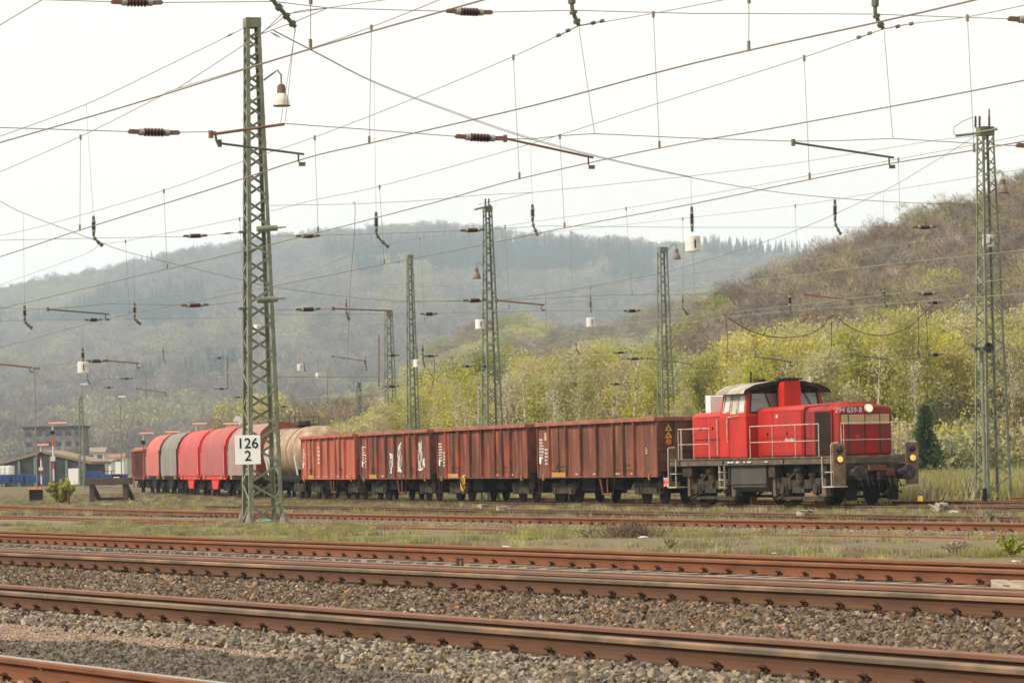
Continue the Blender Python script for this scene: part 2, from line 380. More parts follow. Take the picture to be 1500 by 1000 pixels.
lp = [at_height(x, y, -.35) for x, y in ((-60, 723), (0, 718), (40, 715.5), (90, 713.5), (150, 712))]
TL2 = track('thin far track at the left edge below the blue containers', None, 0, 0, 0, 0, DARK, near_pts=lp, cant=.02)

# ---------------------------------------------------------------- ground sheet
def ground_material():
    m = bpy.data.materials.new('yard_ground'); m.use_nodes = True; nt = m.node_tree; N = nt.nodes; L = nt.links; P = N['Principled BSDF']
    P.inputs['Roughness'].default_value = .95; P.inputs['Specular IOR Level'].default_value = .03
    g = N.new('ShaderNodeNewGeometry')
    dot = N.new('ShaderNodeVectorMath'); dot.operation = 'DOT_PRODUCT'; dot.inputs[1].default_value = (NX, NY, 0); L.new(g.outputs['Position'], dot.inputs[0])
    def noise_(sc, detail=6, st=(1, 1, 1)):
        mp = N.new('ShaderNodeMapping'); mp.inputs['Scale'].default_value = st; L.new(g.outputs['Position'], mp.inputs['Vector'])
        n = N.new('ShaderNodeTexNoise'); n.inputs['Scale'].default_value = sc; n.inputs['Detail'].default_value = detail; n.inputs['Roughness'].default_value = .7
        L.new(mp.outputs[0], n.inputs['Vector']); return n.outputs['Fac']
    n0 = noise_(.35, 4)
    ad = N.new('ShaderNodeMath'); ad.operation = 'MULTIPLY_ADD'; ad.inputs[1].default_value = 1.1; L.new(n0, ad.inputs[0]); L.new(dot.outputs['Value'], ad.inputs[2])
    mr = N.new('ShaderNodeMapRange'); mr.inputs['From Min'].default_value = 0.55; mr.inputs['From Max'].default_value = 80.55; L.new(ad.outputs[0], mr.inputs['Value'])
    cr = N.new('ShaderNodeValToRGB'); cr.color_ramp.interpolation = 'LINEAR'; L.new(mr.outputs[0], cr.inputs[0])
    tab = [(0, (.17, .15, .125)), (8.6, (.17, .15, .12)), (9.6, (.15, .125, .1)), (10.1, (.28, .2, .135)), (10.8, (.2, .16, .12)), (11.3, (.15, .125, .09)), (12.5, (.12, .085, .055)), (16.2, (.12, .085, .055)), (18.3, (.2, .16, .125)), (19, (.33, .26, .21)), (21, (.3, .235, .19)),
           (23, (.2, .17, .12)), (26, (.17, .14, .085)), (31, (.16, .13, .08)), (35, (.2, .165, .115)), (36.5, (.24, .2, .15)), (41, (.22, .18, .13)), (45, (.12, .09, .062)), (52, (.105, .08, .055)), (60, (.12, .095, .065)), (70, (.13, .105, .07)), (80, (.135, .11, .07))]
    el = cr.color_ramp.elements
    el[0].position = 0; el[0].color = (*tab[0][1], 1); el[1].position = 1; el[1].color = (*tab[-1][1], 1)
    for p, c in tab[1:-1]:
        e = el.new(p / 80); e.color = (*c, 1)
    h = N.new('ShaderNodeHueSaturation'); L.new(cr.outputs[0], h.inputs['Color'])
    mr2 = N.new('ShaderNodeMapRange'); mr2.inputs['From Min'].default_value = .3; mr2.inputs['From Max'].default_value = .7; mr2.inputs['To Min'].default_value = .6; mr2.inputs['To Max'].default_value = 1.35
    L.new(noise_(5, 9), mr2.inputs['Value']); L.new(mr2.outputs[0], h.inputs['Value'])
    # sparse green growth and reddish dirt
    f = N.new('ShaderNodeValToRGB'); f.color_ramp.elements[0].position = .56; f.color_ramp.elements[1].position = .66; L.new(noise_(.22, 7), f.inputs[0])
    far = N.new('ShaderNodeMapRange'); far.inputs['From Min'].default_value = 22; far.inputs['From Max'].default_value = 28; L.new(dot.outputs['Value'], far.inputs['Value'])
    mu = N.new('ShaderNodeMath'); mu.operation = 'MULTIPLY'; L.new(f.outputs[0], mu.inputs[0]); L.new(far.outputs[0], mu.inputs[1])
    x = N.new('ShaderNodeMix'); x.data_type = 'RGBA'; L.new(mu.outputs[0], x.inputs['Factor']); L.new(h.outputs[0], x.inputs['A']); x.inputs['B'].default_value = (.15, .15, .065, 1)
    L.new(x.outputs['Result'], P.inputs['Base Color'])
    bp = N.new('ShaderNodeBump'); bp.inputs['Strength'].default_value = .6; bp.inputs['Distance'].default_value = .05; L.new(noise_(14, 8), bp.inputs['Height']); L.new(bp.outputs[0], P.inputs['Normal'])
    return m
MATS['yard_ground'] = ground_material()
us = sorted(set([-3900, -1500, -400, -60] + [p for p, _ in GPROF] + [7 + .5 * i for i in range(60)] + [37 + 2 * i for i in range(30)] + [200, 700, 3300]))
vs2 = [-3800, -1000, -200] + list(range(-60, 320, 4)) + [400, 700, 1500, 3400]
gb = MB()
for v in vs2:
    for u in us:
        x = u * NX - v * math.sin(TH); y = u * NY + v * math.cos(TH)
        z = lerp_table(u, GPROF) + ((noise.noise((x * .5, y * .5, 0)) * .02 + noise.noise((x * .11, y * .11, 3)) * .03) if 0 < u < 100 else 0)
        gb.v.append((x, y, z))
nu = len(us)
for j in range(len(vs2) - 1):
    for i in range(nu - 1):
        gb.f.append((j * nu + i, j * nu + i + 1, (j + 1) * nu + i + 1, (j + 1) * nu + i)); gb.m.append(0)
tag(gb.build('ground', 'yard_ground', smooth=True), 'gravel and dirt ground of the railway yard', kind='structure')

# ---------------------------------------------------------------- ballast (uncountable)
def stone_mesh(name, seed, m, flat=.7):
    rnd = random.Random(seed); bm = bmesh.new()
    for _ in range(11):
        v = Vector((rnd.gauss(0, 1), rnd.gauss(0, 1), rnd.gauss(0, 1))).normalized() * rnd.uniform(.8, 1.1)
        bm.verts.new((v.x * 1.15, v.y * .85, v.z * flat))
    r_ = bmesh.ops.convex_hull(bm, input=bm.verts)
    bmesh.ops.delete(bm, geom=[e for e in r_['geom_interior'] if isinstance(e, bmesh.types.BMVert)], context='VERTS')
    bmesh.ops.recalc_face_normals(bm, faces=bm.faces)
    me = bpy.data.meshes.new(name); bm.to_mesh(me); bm.free(); me.materials.append(MATS[m]); return me
def stones(m, n=7, flat=.7): return [source('stone_source', stone_mesh('stone', 100 + k, m, flat)) for k in range(n)]
def strip(p0, p1, density, v0, v1, zoff=0.0, keep=None, jz=.012):
    out = []; n = int((p1 - p0) * (v1 - v0) * density)
    for _ in range(n):
        u = random.uniform(p0, p1); v = random.uniform(v0, v1)
        x = u * NX - v * math.sin(TH); y = u * NY + v * math.cos(TH)
        if keep and not keep(u, v, x, y): continue
        p = (x, y, ground_z(x, y) + zoff + random.uniform(-jz, jz))
        if in_view(p, 140): out.append(p)
    return out
def nz(x, y, s=1.0, o=0): return noise.noise((x * s, y * s, o))
RAILS_P = (perp(*TA[8][:2]), perp(*TB[8][:2]), perp(*TZ[5][:2]))
PA, PB, PZ = RAILS_P
off_rail = lambda u, v, x, y: all(abs(u - c) > .085 for c in (PA, PA + 1.5, PB, PB + 1.5, PB + 2.05, PZ))
# brown dirty ballast between the two main tracks
pts = strip(PA + .1, PB - .1, 560, 2, 66, .015, off_rail)
scatter('brown_ballast', pts, stones('stone_brown', 16) + stones('stone_rust', 1) + stones('stone_grey', 2), 'brown angular ballast stones between the two foreground tracks', scale=(.018, .05), full_rot=True)
pts = strip(PB + .1, PB + 1.45, 300, 2, 90, .0, off_rail)
scatter('track_ballast', pts, stones('stone_brown'), 'brown ballast between the rails of the second track', scale=(.022, .042), full_rot=True)
# pale clean ballast shoulder in front of the first track
def pale(u, v, x, y):
    lim = lerp_table(v, [(8, 7.9), (17, 8.2), (20, 10.1), (23, 10.45), (26, 10.65), (30, 10.8), (45, 10.8)])
    return off_rail(u, v, x, y) and u > lim + .22 * nz(x, y, 1.1)
pts = strip(7.4, PA - .07, 620, 2, 52, .015, pale)
scatter('pale_ballast', pts, stones('stone_grey', 7) + stones('stone_dark', 2) + stones('stone_brown', 1), 'pale grey ballast stones along the front of the first main track', scale=(.015, .05), full_rot=True)
def darkz(u, v, x, y):
    lim = lerp_table(v, [(8, 7.2), (17, 7.6), (20, 9.6), (24, 10.2), (28, 10.3), (30, 9.75), (45, 9.6)])
    return off_rail(u, v, x, y) and u < lim + .35 * nz(x, y, 1.0, 4) and u > PZ + .1
pts = strip(7.0, 10.6, 620, 2, 52, .012, darkz)
scatter('dark_ballast', pts, stones('stone_dark'), 'darker weathered ballast beside the nearest rail', scale=(.02, .042), full_rot=True)
pts = strip(6.0, PZ - .09, 500, 2, 40, .02)
scatter('corner_ballast', pts, stones('stone_grey'), 'pale stones inside the nearest track in the bottom left corner', scale=(.03, .06), full_rot=True)
mid = lambda u, v, x, y: off_rail(u, v, x, y) and nz(x, y, .7, 8) > -.25
pts = strip(7.6, 10.4, 2600, 4, 34, .004, lambda u, v, x, y: mid(u, v, x, y) and v < 27 + 2 * nz(x, y, .6, 2) and 7.7 < u < 10.6)
scatter('fine_gravel', pts, stones('chip_fine', 5), 'fine dark gravel patch at the bottom of the picture', scale=(.006, .014), full_rot=True)
pts = strip(9.3, 11.0, 2200, 23.5, 52, .006, lambda u, v, x, y: lerp_table(v, [(23.5, 10.6), (28, 10.35), (30.5, 9.7)]) + .2 * nz(x, y, 1, 1) < u < 10.8 + .15 * nz(x, y, .8, 5) and nz(x, y, 2.2, 6) > -.3)
scatter('sand_strip', pts, stones('chip_sand', 5), 'reddish sandy strip between the ballast at the lower left', scale=(.006, .013), full_rot=True)
pts = strip(PB + 2.2, PB + 4.1, 420, 2, 100, .0, lambda u, v, x, y: nz(x, y, .8, 3) > -.35)
scatter('pink_gravel', pts, stones('chip_sand', 5), 'pinkish gravel between the second and the orange track', scale=(.008, .022), full_rot=True)
pts = strip(35.4, 41.5, 130, -10, 150, .0, lambda u, v, x, y: True)
scatter('far_ballast', pts, stones('stone_grey', 5), 'grey ballast in front of the brown track behind the grass', scale=(.02, .04), full_rot=True)
pts = strip(20.2, 23.2, 100, 0, 110, .0)
scatter('track_grit', pts, stones('stone_dark', 5), 'dark grit between the orange rails', scale=(.015, .035), full_rot=True)

pts = strip(44, 88, 15, -20, 250, .0, lambda u, v, x, y: nz(x, y, .2, 44) > -.2)
scatter('siding_grit', pts, stones('stone_dark', 5) + stones('stone_brown', 3), 'dark brown grit over the far sidings', scale=(.03, .08), full_rot=True)
# ---------------------------------------------------------------- train
mat('loco_red', (0.49, 0.017, 0.008), 0.45, var=.14, scale=.8, second=(0.24, 0.022, 0.018), amount=.22, scale2=1.0, stretch2=(1.4, 1.4, .3), third=(0.15, 0.035, 0.025), amount3=.06, scale3=3.5, stretch3=(2.5, 2.5, .25), soft=.25, spec=.22)
mat('loco_red_dull', (0.32, 0.018, 0.016), 0.55, var=.15, scale=1, second=(0.19, 0.035, 0.03), amount=.3, scale2=1.3, stretch2=(1, 1, .35), third=(0.12, 0.04, 0.03), amount3=.12, scale3=5, stretch3=(1.5, 1.5, .25))
mat('grille_brown', (0.05, 0.032, 0.025), .7, var=.2, scale=3)
mat('seam_red', (0.12, 0.012, 0.01), .7, var=.2, scale=3)
mat('loco_roof', (0.36, 0.33, 0.27), 0.7, var=.2, scale=1.2, second=(0.2, 0.17, 0.13), amount=.3, scale2=1.0)
mat('loco_dark', (0.022, 0.018, 0.016), 0.75, var=.3, scale=3, second=(0.06, 0.043, 0.03), amount=.2, scale2=2)
mat('loco_frame', (0.10, 0.077, 0.056), 0.8, var=.25, scale=1.5, second=(0.08, 0.06, 0.045), amount=.3, scale2=2, third=(0.22, 0.17, 0.12), amount3=.1, scale3=4)
mat('loco_tank', (0.075, 0.068, 0.057), 0.75, var=.2, scale=1.0, second=(0.06, 0.055, 0.048), amount=.35, scale2=1.2, stretch2=(1, 1, .5))
mat('bogie', (0.036, 0.028, 0.021), 0.85, var=.35, scale=5, second=(0.075, 0.056, 0.038), amount=.22, scale2=4)
mat('wheel_dark', (0.018, 0.015, 0.013), 0.8, var=.3, scale=4)
mat('handrail', (0.48, 0.44, 0.37), 0.5, var=.2, scale=5, second=(0.32, 0.2, 0.13), amount=.2, scale2=5)
mat('step_tan', (0.26, 0.17, 0.10), 0.75, var=.25, scale=2, second=(0.14, 0.095, 0.065), amount=.35, scale2=2.5)
mat('cream_band', (0.46, 0.33, 0.17), 0.6, var=.12, scale=2, second=(0.34, 0.21, 0.11), amount=.15, scale2=2)
mat('window_glass', (0.17, 0.19, 0.175), 0.06, var=.1, spec=.9)
mat('window_pale', (0.42, 0.45, 0.41), 0.12, var=.2, scale=2, spec=.8)
mat('cab_cream', (0.42, 0.40, 0.30), 0.6, var=.2, scale=3)
mat('lamp_lit', (.5, .28, .08), 0.3, var=.0, emit=(1.0, .46, .10), emit_strength=.85)
mat('lamp_lit_white', (.5, .42, .3), 0.3, var=.0, emit=(1.0, .84, .58), emit_strength=.75)
mat('lamp_off', (0.06, 0.03, 0.03), 0.2, var=.1)
mat('white_paint', (0.72, 0.70, 0.65), 0.6, var=.1, scale=6)
mat('white_worn', (0.55, 0.50, 0.46), 0.7, var=.25, scale=8)
mat('yellow_paint', (0.55, 0.33, 0.045), 0.6, var=.2, scale=5)
mat('yellow_dull', (0.36, 0.19, 0.05), 0.7, var=.3, scale=5)
mat('red_sign', (0.55, 0.03, 0.03), 0.5, var=.05)
mat('buffer_black', (0.028, 0.028, 0.03), 0.5, var=.3, scale=4, second=(0.11, 0.11, 0.11), amount=.15, scale2=5)
mat('coupling_rust', (0.13, 0.06, 0.035), 0.8, var=.3, scale=6)

def tri_local(dx, dy, dz, rx=0, ry=0, rz=0):
    return Matrix.Translation((dx, dy, dz)) @ Matrix.Rotation(rz, 4, 'Z') @ Matrix.Rotation(ry, 4, 'Y') @ Matrix.Rotation(rx, 4, 'X')
SIDE = R(90)   # text standing upright facing local -y (the side the camera sees)
def vehicle_frame(s_front, length):
    a, b = on_train(s_front), on_train(s_front + length); c = (a + b) / 2
    return c, math.atan2(a.y - b.y, a.x - b.x)
def wheelset(parent, x, r, gauge_y=.75):
    for sy in (-1, 1):
        b = MB(); y = sy * gauge_y
        b.lathe([(-.07, r * .35), (-.06, r * .8), (-.06, r * 1.0), (0.0, r * 1.0), (.005, r + .025), (.03, r + .025), (.03, r * .85), (.0, r * .8), (.0, r * .35)], (x, y, r), (0, -sy, 0), 24)
        b.cyl((x, y, r), (x, 0, r), .08, 10)
        b.build('wheel', 'wheel_dark', parent, smooth=40)
def buffers(parent, x, sgn, z=1.05, rr=.23, big=True, m='buffer_black'):
    for sy in (-1, 1):
        b = MB(); b.cyl((x, sy * .875, z), (x + sgn * .30, sy * .875, z), .13, 14); b.cyl((x + sgn * .26, sy * .875, z), (x + sgn * .56, sy * .875, z), .10, 14)
        b.lathe([(0, .10), (.02, rr * .9), (.03, rr), (.055, rr), (.07, rr * .85), (.075, .02)], (x + sgn * .545, sy * .875, z), (sgn, 0, 0), 20)
        b.build('buffer', m, parent, smooth=35)

def locomotive():
    c, a = vehicle_frame(0.0, 14.32)
    t = empty('diesel_locomotive', c, a, 'red diesel shunting locomotive with lit lamps at the head of the train', 'locomotive')
    H = 6.54                                  # platform runs from -H to H, near side is y = -1.5
    X = lambda m: m - H
    # frame and platform
    b = MB(); b.box(-H, H, -1.5, 1.5, 1.36, 1.56); b.box(-H + .02, H - .02, -1.53, 1.53, 1.56, 1.61); b.build('frame', 'loco_frame', t, bevel=.012)
    b = MB(); b.box(-H + .3, H - .3, -1.0, 1.0, 1.0, 1.355); b.build('underframe', 'loco_dark', t)
    for sg, nm in ((1, 'front'), (-1, 'rear')):
        b = MB(); x0, x1 = sorted((sg * (H - .02), sg * (H + .06))); b.box(x0, x1, -1.42, 1.42, .82, 1.34); b.build('buffer_beam', 'loco_dark', t, bevel=.015)
        buffers(t, sg * (H + .05), sg, 1.05, .25)
        k = MB(); k.cyl((sg * H, 0, 1.05), (sg * (H + .42), 0, 1.0), .06, 8); k.box(*sorted((sg * (H + .3), sg * (H + .5))), -.09, .09, .82, 1.08)
        k.tube([(sg * (H + .1), -.35, .95), (sg * (H + .3), -.38, .6), (sg * (H + .25), -.3, .45)], .035, 6); k.tube([(sg * (H + .1), .4, .95), (sg * (H + .32), .42, .6), (sg * (H + .22), .3, .42)], .035, 6)
        k.tube([(sg * (H + .1), .6, .95), (sg * (H + .35), .64, .55), (sg * (H + .15), .55, .4)], .03, 6)
        k.tube([(sg * (H + .1), -.6, .95), (sg * (H + .3), -.62, .62), (sg * (H + .15), -.5, .5)], .03, 6)
        k.build('coupling', 'loco_dark', t)
        for sy in (-1, 1):
            b = MB(); b.box(*sorted((sg * (H - .3), sg * (H - .24))), *sorted((sy * .55, sy * .95)), .16, .8); b.build('rail_guard', 'wheel_dark', t)
        for k_ in range(7):
            b = MB(); y_ = -.75 + k_ * .25; b.tube([(sg * (H + .08), y_, .9), (sg * (H + .22 + .05 * (k_ % 3)), y_ + .05, .65), (sg * (H + .16), y_ + .1, .38 + .07 * (k_ % 2)), (sg * (H - .1), y_ + .06, .5)], .026, 6); b.build('hose', 'wheel_dark', t)
        b = MB(); b.box(*sorted((sg * (H + .06), sg * (H + .2))), -.3, .3, 1.12, 1.3); b.box(*sorted((sg * (H + .06), sg * (H + .15))), .3, .62, .95, 1.2); b.build('brake_hose_block', 'coupling_rust', t)
    # hoods, rounded boxes
    def hood(x0, x1, hw, z1, m, nm, bev, slope=.05):
        b = MB(); b.prism([(-hw, 1.61), (hw, 1.61), (hw, z1 - .13), (hw - .12, z1 - .02), (0, z1 + slope), (-hw + .12, z1 - .02), (-hw, z1 - .13)], lambda u, v, w: (w, u, v), x0, x1)
        return b.build(nm, m, t, bevel=bev)
    rear = hood(X(.95), X(4.34), 1.02, 3.22, 'loco_red', 'rear_hood', .05)
    mid = hood(X(6.5), X(10.0), 1.06, 3.30, 'loco_red', 'engine_hood', .04)
    fr = hood(X(10.0), X(12.45), .98, 3.24, 'loco_red_dull', 'radiator_hood', .10)
    # hood doors with thin gaps
    def door(parent, x0, x1, hw, z0, z1, m, handle=True):
        b = MB(); b.box(x0, x1, -hw - .018, -hw + .02, z0, z1); d = b.build('access_door', m, parent, bevel=.008)
        g_ = MB(); g_.box(x0 - .022, x1 + .022, -hw - .008, -hw + .01, z0 - .022, z1 + .022); g_.build('door_gap', 'seam_red', d)
        if handle:
            h = MB(); h.box((x0 + x1) / 2 - .04, (x0 + x1) / 2 + .04, -hw - .04, -hw - .017, (z0 + z1) / 2 - .05, (z0 + z1) / 2 + .05); h.build('latch', 'black', d)
    for x0, x1 in ((1.25, 2.25), (2.28, 3.25), (3.28, 4.2)):
        door(rear, X(x0), X(x1), 1.02, 2.28, 3.03, 'loco_red'); door(rear, X(x0), X(x1), 1.02, 1.66, 2.25, 'loco_red', False)
    for x0, x1 in ((6.95, 7.72), (7.75, 9.92)):
        door(mid, X(x0), X(x1), 1.06, 1.66, 3.12, 'loco_red')
    for x0, x1 in ((10.08, 10.42), (10.44, 10.78)):
        door(fr, X(x0), X(x1), .98, 1.66, 3.02, 'loco_red_dull', False)
    # radiator grille with vertical slats on both sides
    for sy in (-1, 1):
        b = MB(); b.box(X(10.85), X(12.05), min(sy * .97, sy * .99), max(sy * .97, sy * .99), 1.62, 3.04); g = b.build('radiator_grille', 'black', fr)
        me = MB().box(-.018, .018, -.035, .035, 0, 1.4).mesh('slat', 'grille_brown')
        for k in range(16): inst('slat', me, g, (X(10.89 + k * .0748), sy * 1.005, 1.63))
        b = MB()
        for xx in (10.82, 12.06): b.box(X(xx), X(xx + .05), min(sy * .98, sy * 1.05), max(sy * .98, sy * 1.05), 1.62, 3.08)
        b.box(X(10.82), X(12.11), min(sy * .98, sy * 1.052), max(sy * .98, sy * 1.052), 3.05, 3.11); b.build('grille_frame', 'loco_red_dull', g)
    # fan cover on the roof of the front hood, cream band and seams on its nose
    b = MB(); b.cyl((X(11.3), 0, 3.22), (X(11.3), 0, 3.36), .85, 24, .80); b.build('fan_cover', 'loco_red_dull', fr, bevel=.02)
    b = MB(); b.box(X(10.1), X(10.5), -.3, .3, 3.25, 3.32); b.build('roof_hatch', 'loco_red_dull', fr)
    b = MB(); b.cyl((X(12.25), .45, 3.2), (X(12.25), .45, 3.4), .06, 8); b.build('filler_cap', 'loco_red_dull', fr)
    xn = X(12.45)
    b = MB(); b.box(xn - .02, xn + .012, -.86, .86, 2.62, 2.94); b.build('cream_band', 'cream_band', fr)
    b = MB()
    for yy in (-.62, -.02, .52): b.box(xn, xn + .02, yy - .012, yy + .012, 1.66, 2.96)
    b.build('nose_seam', 'loco_dark', fr)
    b = MB(); b.lathe([(0, .075), (.015, .075), (.018, .05)], (xn + .005, -.3, 2.22), (1, 0, 0), 14); b.build('nose_emblem', 'red_sign', fr)
    text_mesh('294 659-8', .235, 'white_worn', 'number', fr, Matrix.Translation((xn + .014, -.60, 3.08)) @ Matrix.Rotation(R(90), 4, 'Z') @ Matrix.Rotation(R(90), 4, 'X'), .003, spacing=1.02, bold=.004)
    text_mesh('294 659-8', .17, 'white_worn', 'number', mid, Matrix.Translation((X(9.0), -1.083, 2.16)) @ Matrix.Rotation(SIDE, 4, 'X'), .003, bold=.003)
    b = MB(); b.box(X(8.0), X(8.13), -1.086, -1.07, 2.92, 3.02); b.build('plate', 'white_worn', mid)
    b = MB(); b.lathe([(0, .15), (.08, .15), (.1, .13), (.1, .02)], (xn - .02, .12, 3.13), (1, 0, 0), 18); hd = b.build('headlamp', 'handrail', fr, smooth=35)
    b = MB(); b.lathe([(0, .115), (.02, .11), (.035, .04)], (xn + .081, .12, 3.13), (1, 0, 0), 18); b.build('lens', 'lamp_lit_white', hd)
    # cab with sloped upper walls and windows
    x0, x1 = X(4.34), X(6.5)
    b = MB(); b.box(x0, x1, -1.5, 1.5, 1.61, 3.06); b.build('cab_body', 'loco_red', t, bevel=.04)
    top = 3.84
    def wall(pts_, m='loco_red', nm='cab_pillar', th=None): pass
    up = MB()                     # pillars between the lower wall and the roof
    lo = [(x0 + .02, -1.48), (x1 - .02, -1.48), (x1 - .02, 1.48), (x0 + .02, 1.48)]
    hi = [(x0 + .10, -1.36), (x1 - .12, -1.36), (x1 - .12, 1.36), (x0 + .10, 1.36)]
    def P(i, j, u, v):            # point on the wall between corners i and j, u along, v up
        a_ = Vector((*lo[i], 3.05)).lerp(Vector((*lo[j], 3.05)), u); b_ = Vector((*hi[i], top)).lerp(Vector((*hi[j], top)), u); return a_.lerp(b_, v)
    def panel(bm_, i, j, u0, u1, v0, v1, out, th=.03):
        q = [P(i, j, u0, v0), P(i, j, u1, v0), P(i, j, u1, v1), P(i, j, u0, v1)]; n_ = (q[1] - q[0]).cross(q[3] - q[0]).normalized()
        if n_.dot(Vector(out)) < 0: n_ = -n_
        bm_.add([p - n_ * th for p in q] + [p + n_ * .002 for p in q], [(0, 3, 2, 1), (4, 5, 6, 7), (0, 1, 5, 4), (1, 2, 6, 5), (2, 3, 7, 6), (3, 0, 4, 7)])
    def walls(i, j, out, holes):
        edges = [0.0]; 
        for h in holes: edges += [h[0], h[1]]
        edges.append(1.0)
        for k in range(0, len(edges), 2): panel(up, i, j, edges[k], edges[k + 1], 0, 1, out)
        for u0, u1, v0, v1 in holes:
            if v0 > 0: panel(up, i, j, u0, u1, 0, v0, out)
            if v1 < 1: panel(up, i, j, u0, u1, v1, 1, out)
    side_h = [(.10, .34, .16, .9), (.40, .62, .10, .92), (.66, .92, .14, .9)]
    walls(0, 1, (0, -1, 0), side_h); walls(3, 2, (0, 1, 0), side_h)
    front_h = [(.05, .41, .12, 1.0), (.59, .95, .12, 1.0)]
    walls(1, 2, (1, 0, 0), front_h); walls(0, 3, (-1, 0, 0), front_h)
    up.build('cab_pillars', 'loco_red', t)
    for (i, j, out, hs, m) in ((0, 1, (0, -1, 0), side_h, 'window_pale'), (3, 2, (0, 1, 0), side_h, 'window_glass'), (1, 2, (1, 0, 0), front_h, 'window_glass'), (0, 3, (-1, 0, 0), front_h, 'window_glass')):
        for k, h in enumerate(hs):
            b = MB(); q = [P(i, j, h[0], h[2]), P(i, j, h[1], h[2]), P(i, j, h[1], h[3]), P(i, j, h[0], h[3])]; n_ = (q[1] - q[0]).cross(q[3] - q[0]).normalized()
            if n_.dot(Vector(out)) < 0: n_ = -n_
            b.add([p - n_ * .028 for p in q] + [p - n_ * .018 for p in q], [(0, 3, 2, 1), (4, 5, 6, 7), (0, 1, 5, 4), (1, 2, 6, 5), (2, 3, 7, 6), (3, 0, 4, 7)])
            w = b.build('window', 'cab_cream' if (m == 'window_pale' and k == 1) else m, t)
            f = MB()
            for e in range(4): f.bar(q[e] - n_ * .01, q[(e + 1) % 4] - n_ * .01, .045, .05)
            f.build('window_frame', 'black' if m == 'window_glass' else 'handrail', w)
            if out[0] == 1:
                f = MB(); f.tube([q[3].lerp(q[2], .5) + n_ * .03, q[3].lerp(q[2], .5).lerp(q[0].lerp(q[1], .8), .75) + n_ * .03], .016, 5); f.build('wiper', 'black', w)
    # arched roof with overhang
    prof = [(-1.62, 3.78), (-1.56, 3.90), (-1.2, 4.07), (-.6, 4.17), (0, 4.21), (.6, 4.17), (1.2, 4.07), (1.56, 3.90), (1.62, 3.78), (1.2, 3.99), (.6, 4.09), (0, 4.13), (-.6, 4.09), (-1.2, 3.99)]
    b = MB()
    b.prism(prof, lambda u, v, w: (w, u, v), x0 - .03, x1 + .14); r = b.build('roof', 'loco_roof', t, bevel=.01)
    b = MB(); pf = [(-1.635, 3.775), (-1.57, 3.91), (-1.2, 4.08), (-.6, 4.18), (0, 4.22), (.6, 4.18), (1.2, 4.08), (1.57, 3.91), (1.635, 3.775), (1.2, 3.95), (.6, 4.05), (0, 4.09), (-.6, 4.05), (-1.2, 3.95)]
    b.prism(pf, lambda u, v, w: (w, u, v), x1 + .141, x1 + .20); b.build('roof_edge', 'loco_dark', r)
    b = MB(); b.prism([(-1.36, 3.78), (1.36, 3.78), (1.2, 3.985), (0.6, 4.085), (0, 4.125), (-.6, 4.085), (-1.2, 3.985)], lambda u, v, w: (w, u, v), x1 - .16, x1 - .12); b.prism([(-1.36, 3.78), (1.36, 3.78), (1.2, 3.985), (0.6, 4.085), (0, 4.125), (-.6, 4.085), (-1.2, 3.985)], lambda u, v, w: (w, u, v), x0 + .1, x0 + .14); b.build('roof_gable', 'loco_dark', r)
    b = MB(); b.cyl((x0 + .5, -.5, 4.1), (x0 + .5, -.5, 4.55), .035, 8); b.build('aerial', 'loco_dark', r)
    b = MB(); b.cyl((x0 + .75, -.3, 4.15), (x0 + .75, -.3, 4.30), .22, 12); b.build('vent', 'loco_dark', r)
    b = MB(); b.tube([(x1 - .1, 1.0, 4.05), (x1 - .1, 1.0, 4.34)], .035, 6); b.build('horn', 'white_worn', r)
    # exhaust stack rising in front of the cab
    b = MB(); b.prism([(-.34, 3.2), (.34, 3.2), (.34, 3.9), (.30, 4.22), (-.30, 4.22), (-.34, 3.9)], lambda u, v, w: (w, u, v), x1 + .03, x1 + .55); e = b.build('exhaust_stack', 'loco_red', t, bevel=.05)
    b = MB(); b.box(x1 - .02, x1 + .60, -.38, .38, 4.222, 4.28); b.build('stack_cap', 'loco_dark', e)
    # white tank behind the cab roof
    b = MB(); b.box(X(1.55), X(1.95), -.75, -.2, 3.2, 3.82); b.build('air_unit', 'white_paint', rear, bevel=.03)
    # cab door and grab rails
    b = MB(); b.box(x0 + .12, x0 + .78, -1.52, -1.49, 1.66, 3.04); b.build('cab_door', 'loco_red', t, bevel=.01)
    for xx, za, zb in ((x0 - .02, 1.7, 2.95), (x0 + .80, 2.15, 2.95)):
        b = MB(); b.tube([(xx, -1.5, zb), (xx, -1.58, zb), (xx, -1.58, za), (xx, -1.5, za)], .02, 6); b.build('grab_rail', 'handrail', t)
    b = MB(); b.tube([(x0 + .80, -1.56, 3.0), (x0 + 1.7, -1.56, 3.04)], .012, 5); b.build('grab_rail', 'handrail', t)
    # railings along both sides and ends
    def railing(pts_, name='railing'):
        b = MB(); pts_ = [Vector(p) for p in pts_]
        zt, zm = 2.66, 2.12
        line = [pts_[0] + Vector((0, 0, zt - .1 - 1.6))] + [p + Vector((0, 0, zt - 1.6)) for p in pts_[0:]] + [pts_[-1] + Vector((0, 0, zt - .1 - 1.6))]
        b.tube([pts_[0]] + line + [pts_[-1]], .018, 6); b.tube([p + Vector((0, 0, zm - 1.6)) for p in pts_], .014, 6)
        for p, q in zip(pts_, pts_[1:]):
            n = max(1, round((q - p).length / 1.6))
            for k in range(1, n): m_ = p.lerp(q, k / n); b.tube([m_, m_ + Vector((0, 0, zt - 1.6))], .014, 6)
        for p in pts_[1:-1]: b.tube([p, p + Vector((0, 0, zt - 1.6))], .014, 6)
        b.build(name, 'handrail', t)
    for sy in (-1, 1):
        railing([(X(6.75), sy * 1.47, 1.6), (X(12.0), sy * 1.47, 1.6)])
        railing([(X(.75), sy * 1.47, 1.6), (X(3.4), sy * 1.47, 1.6)])
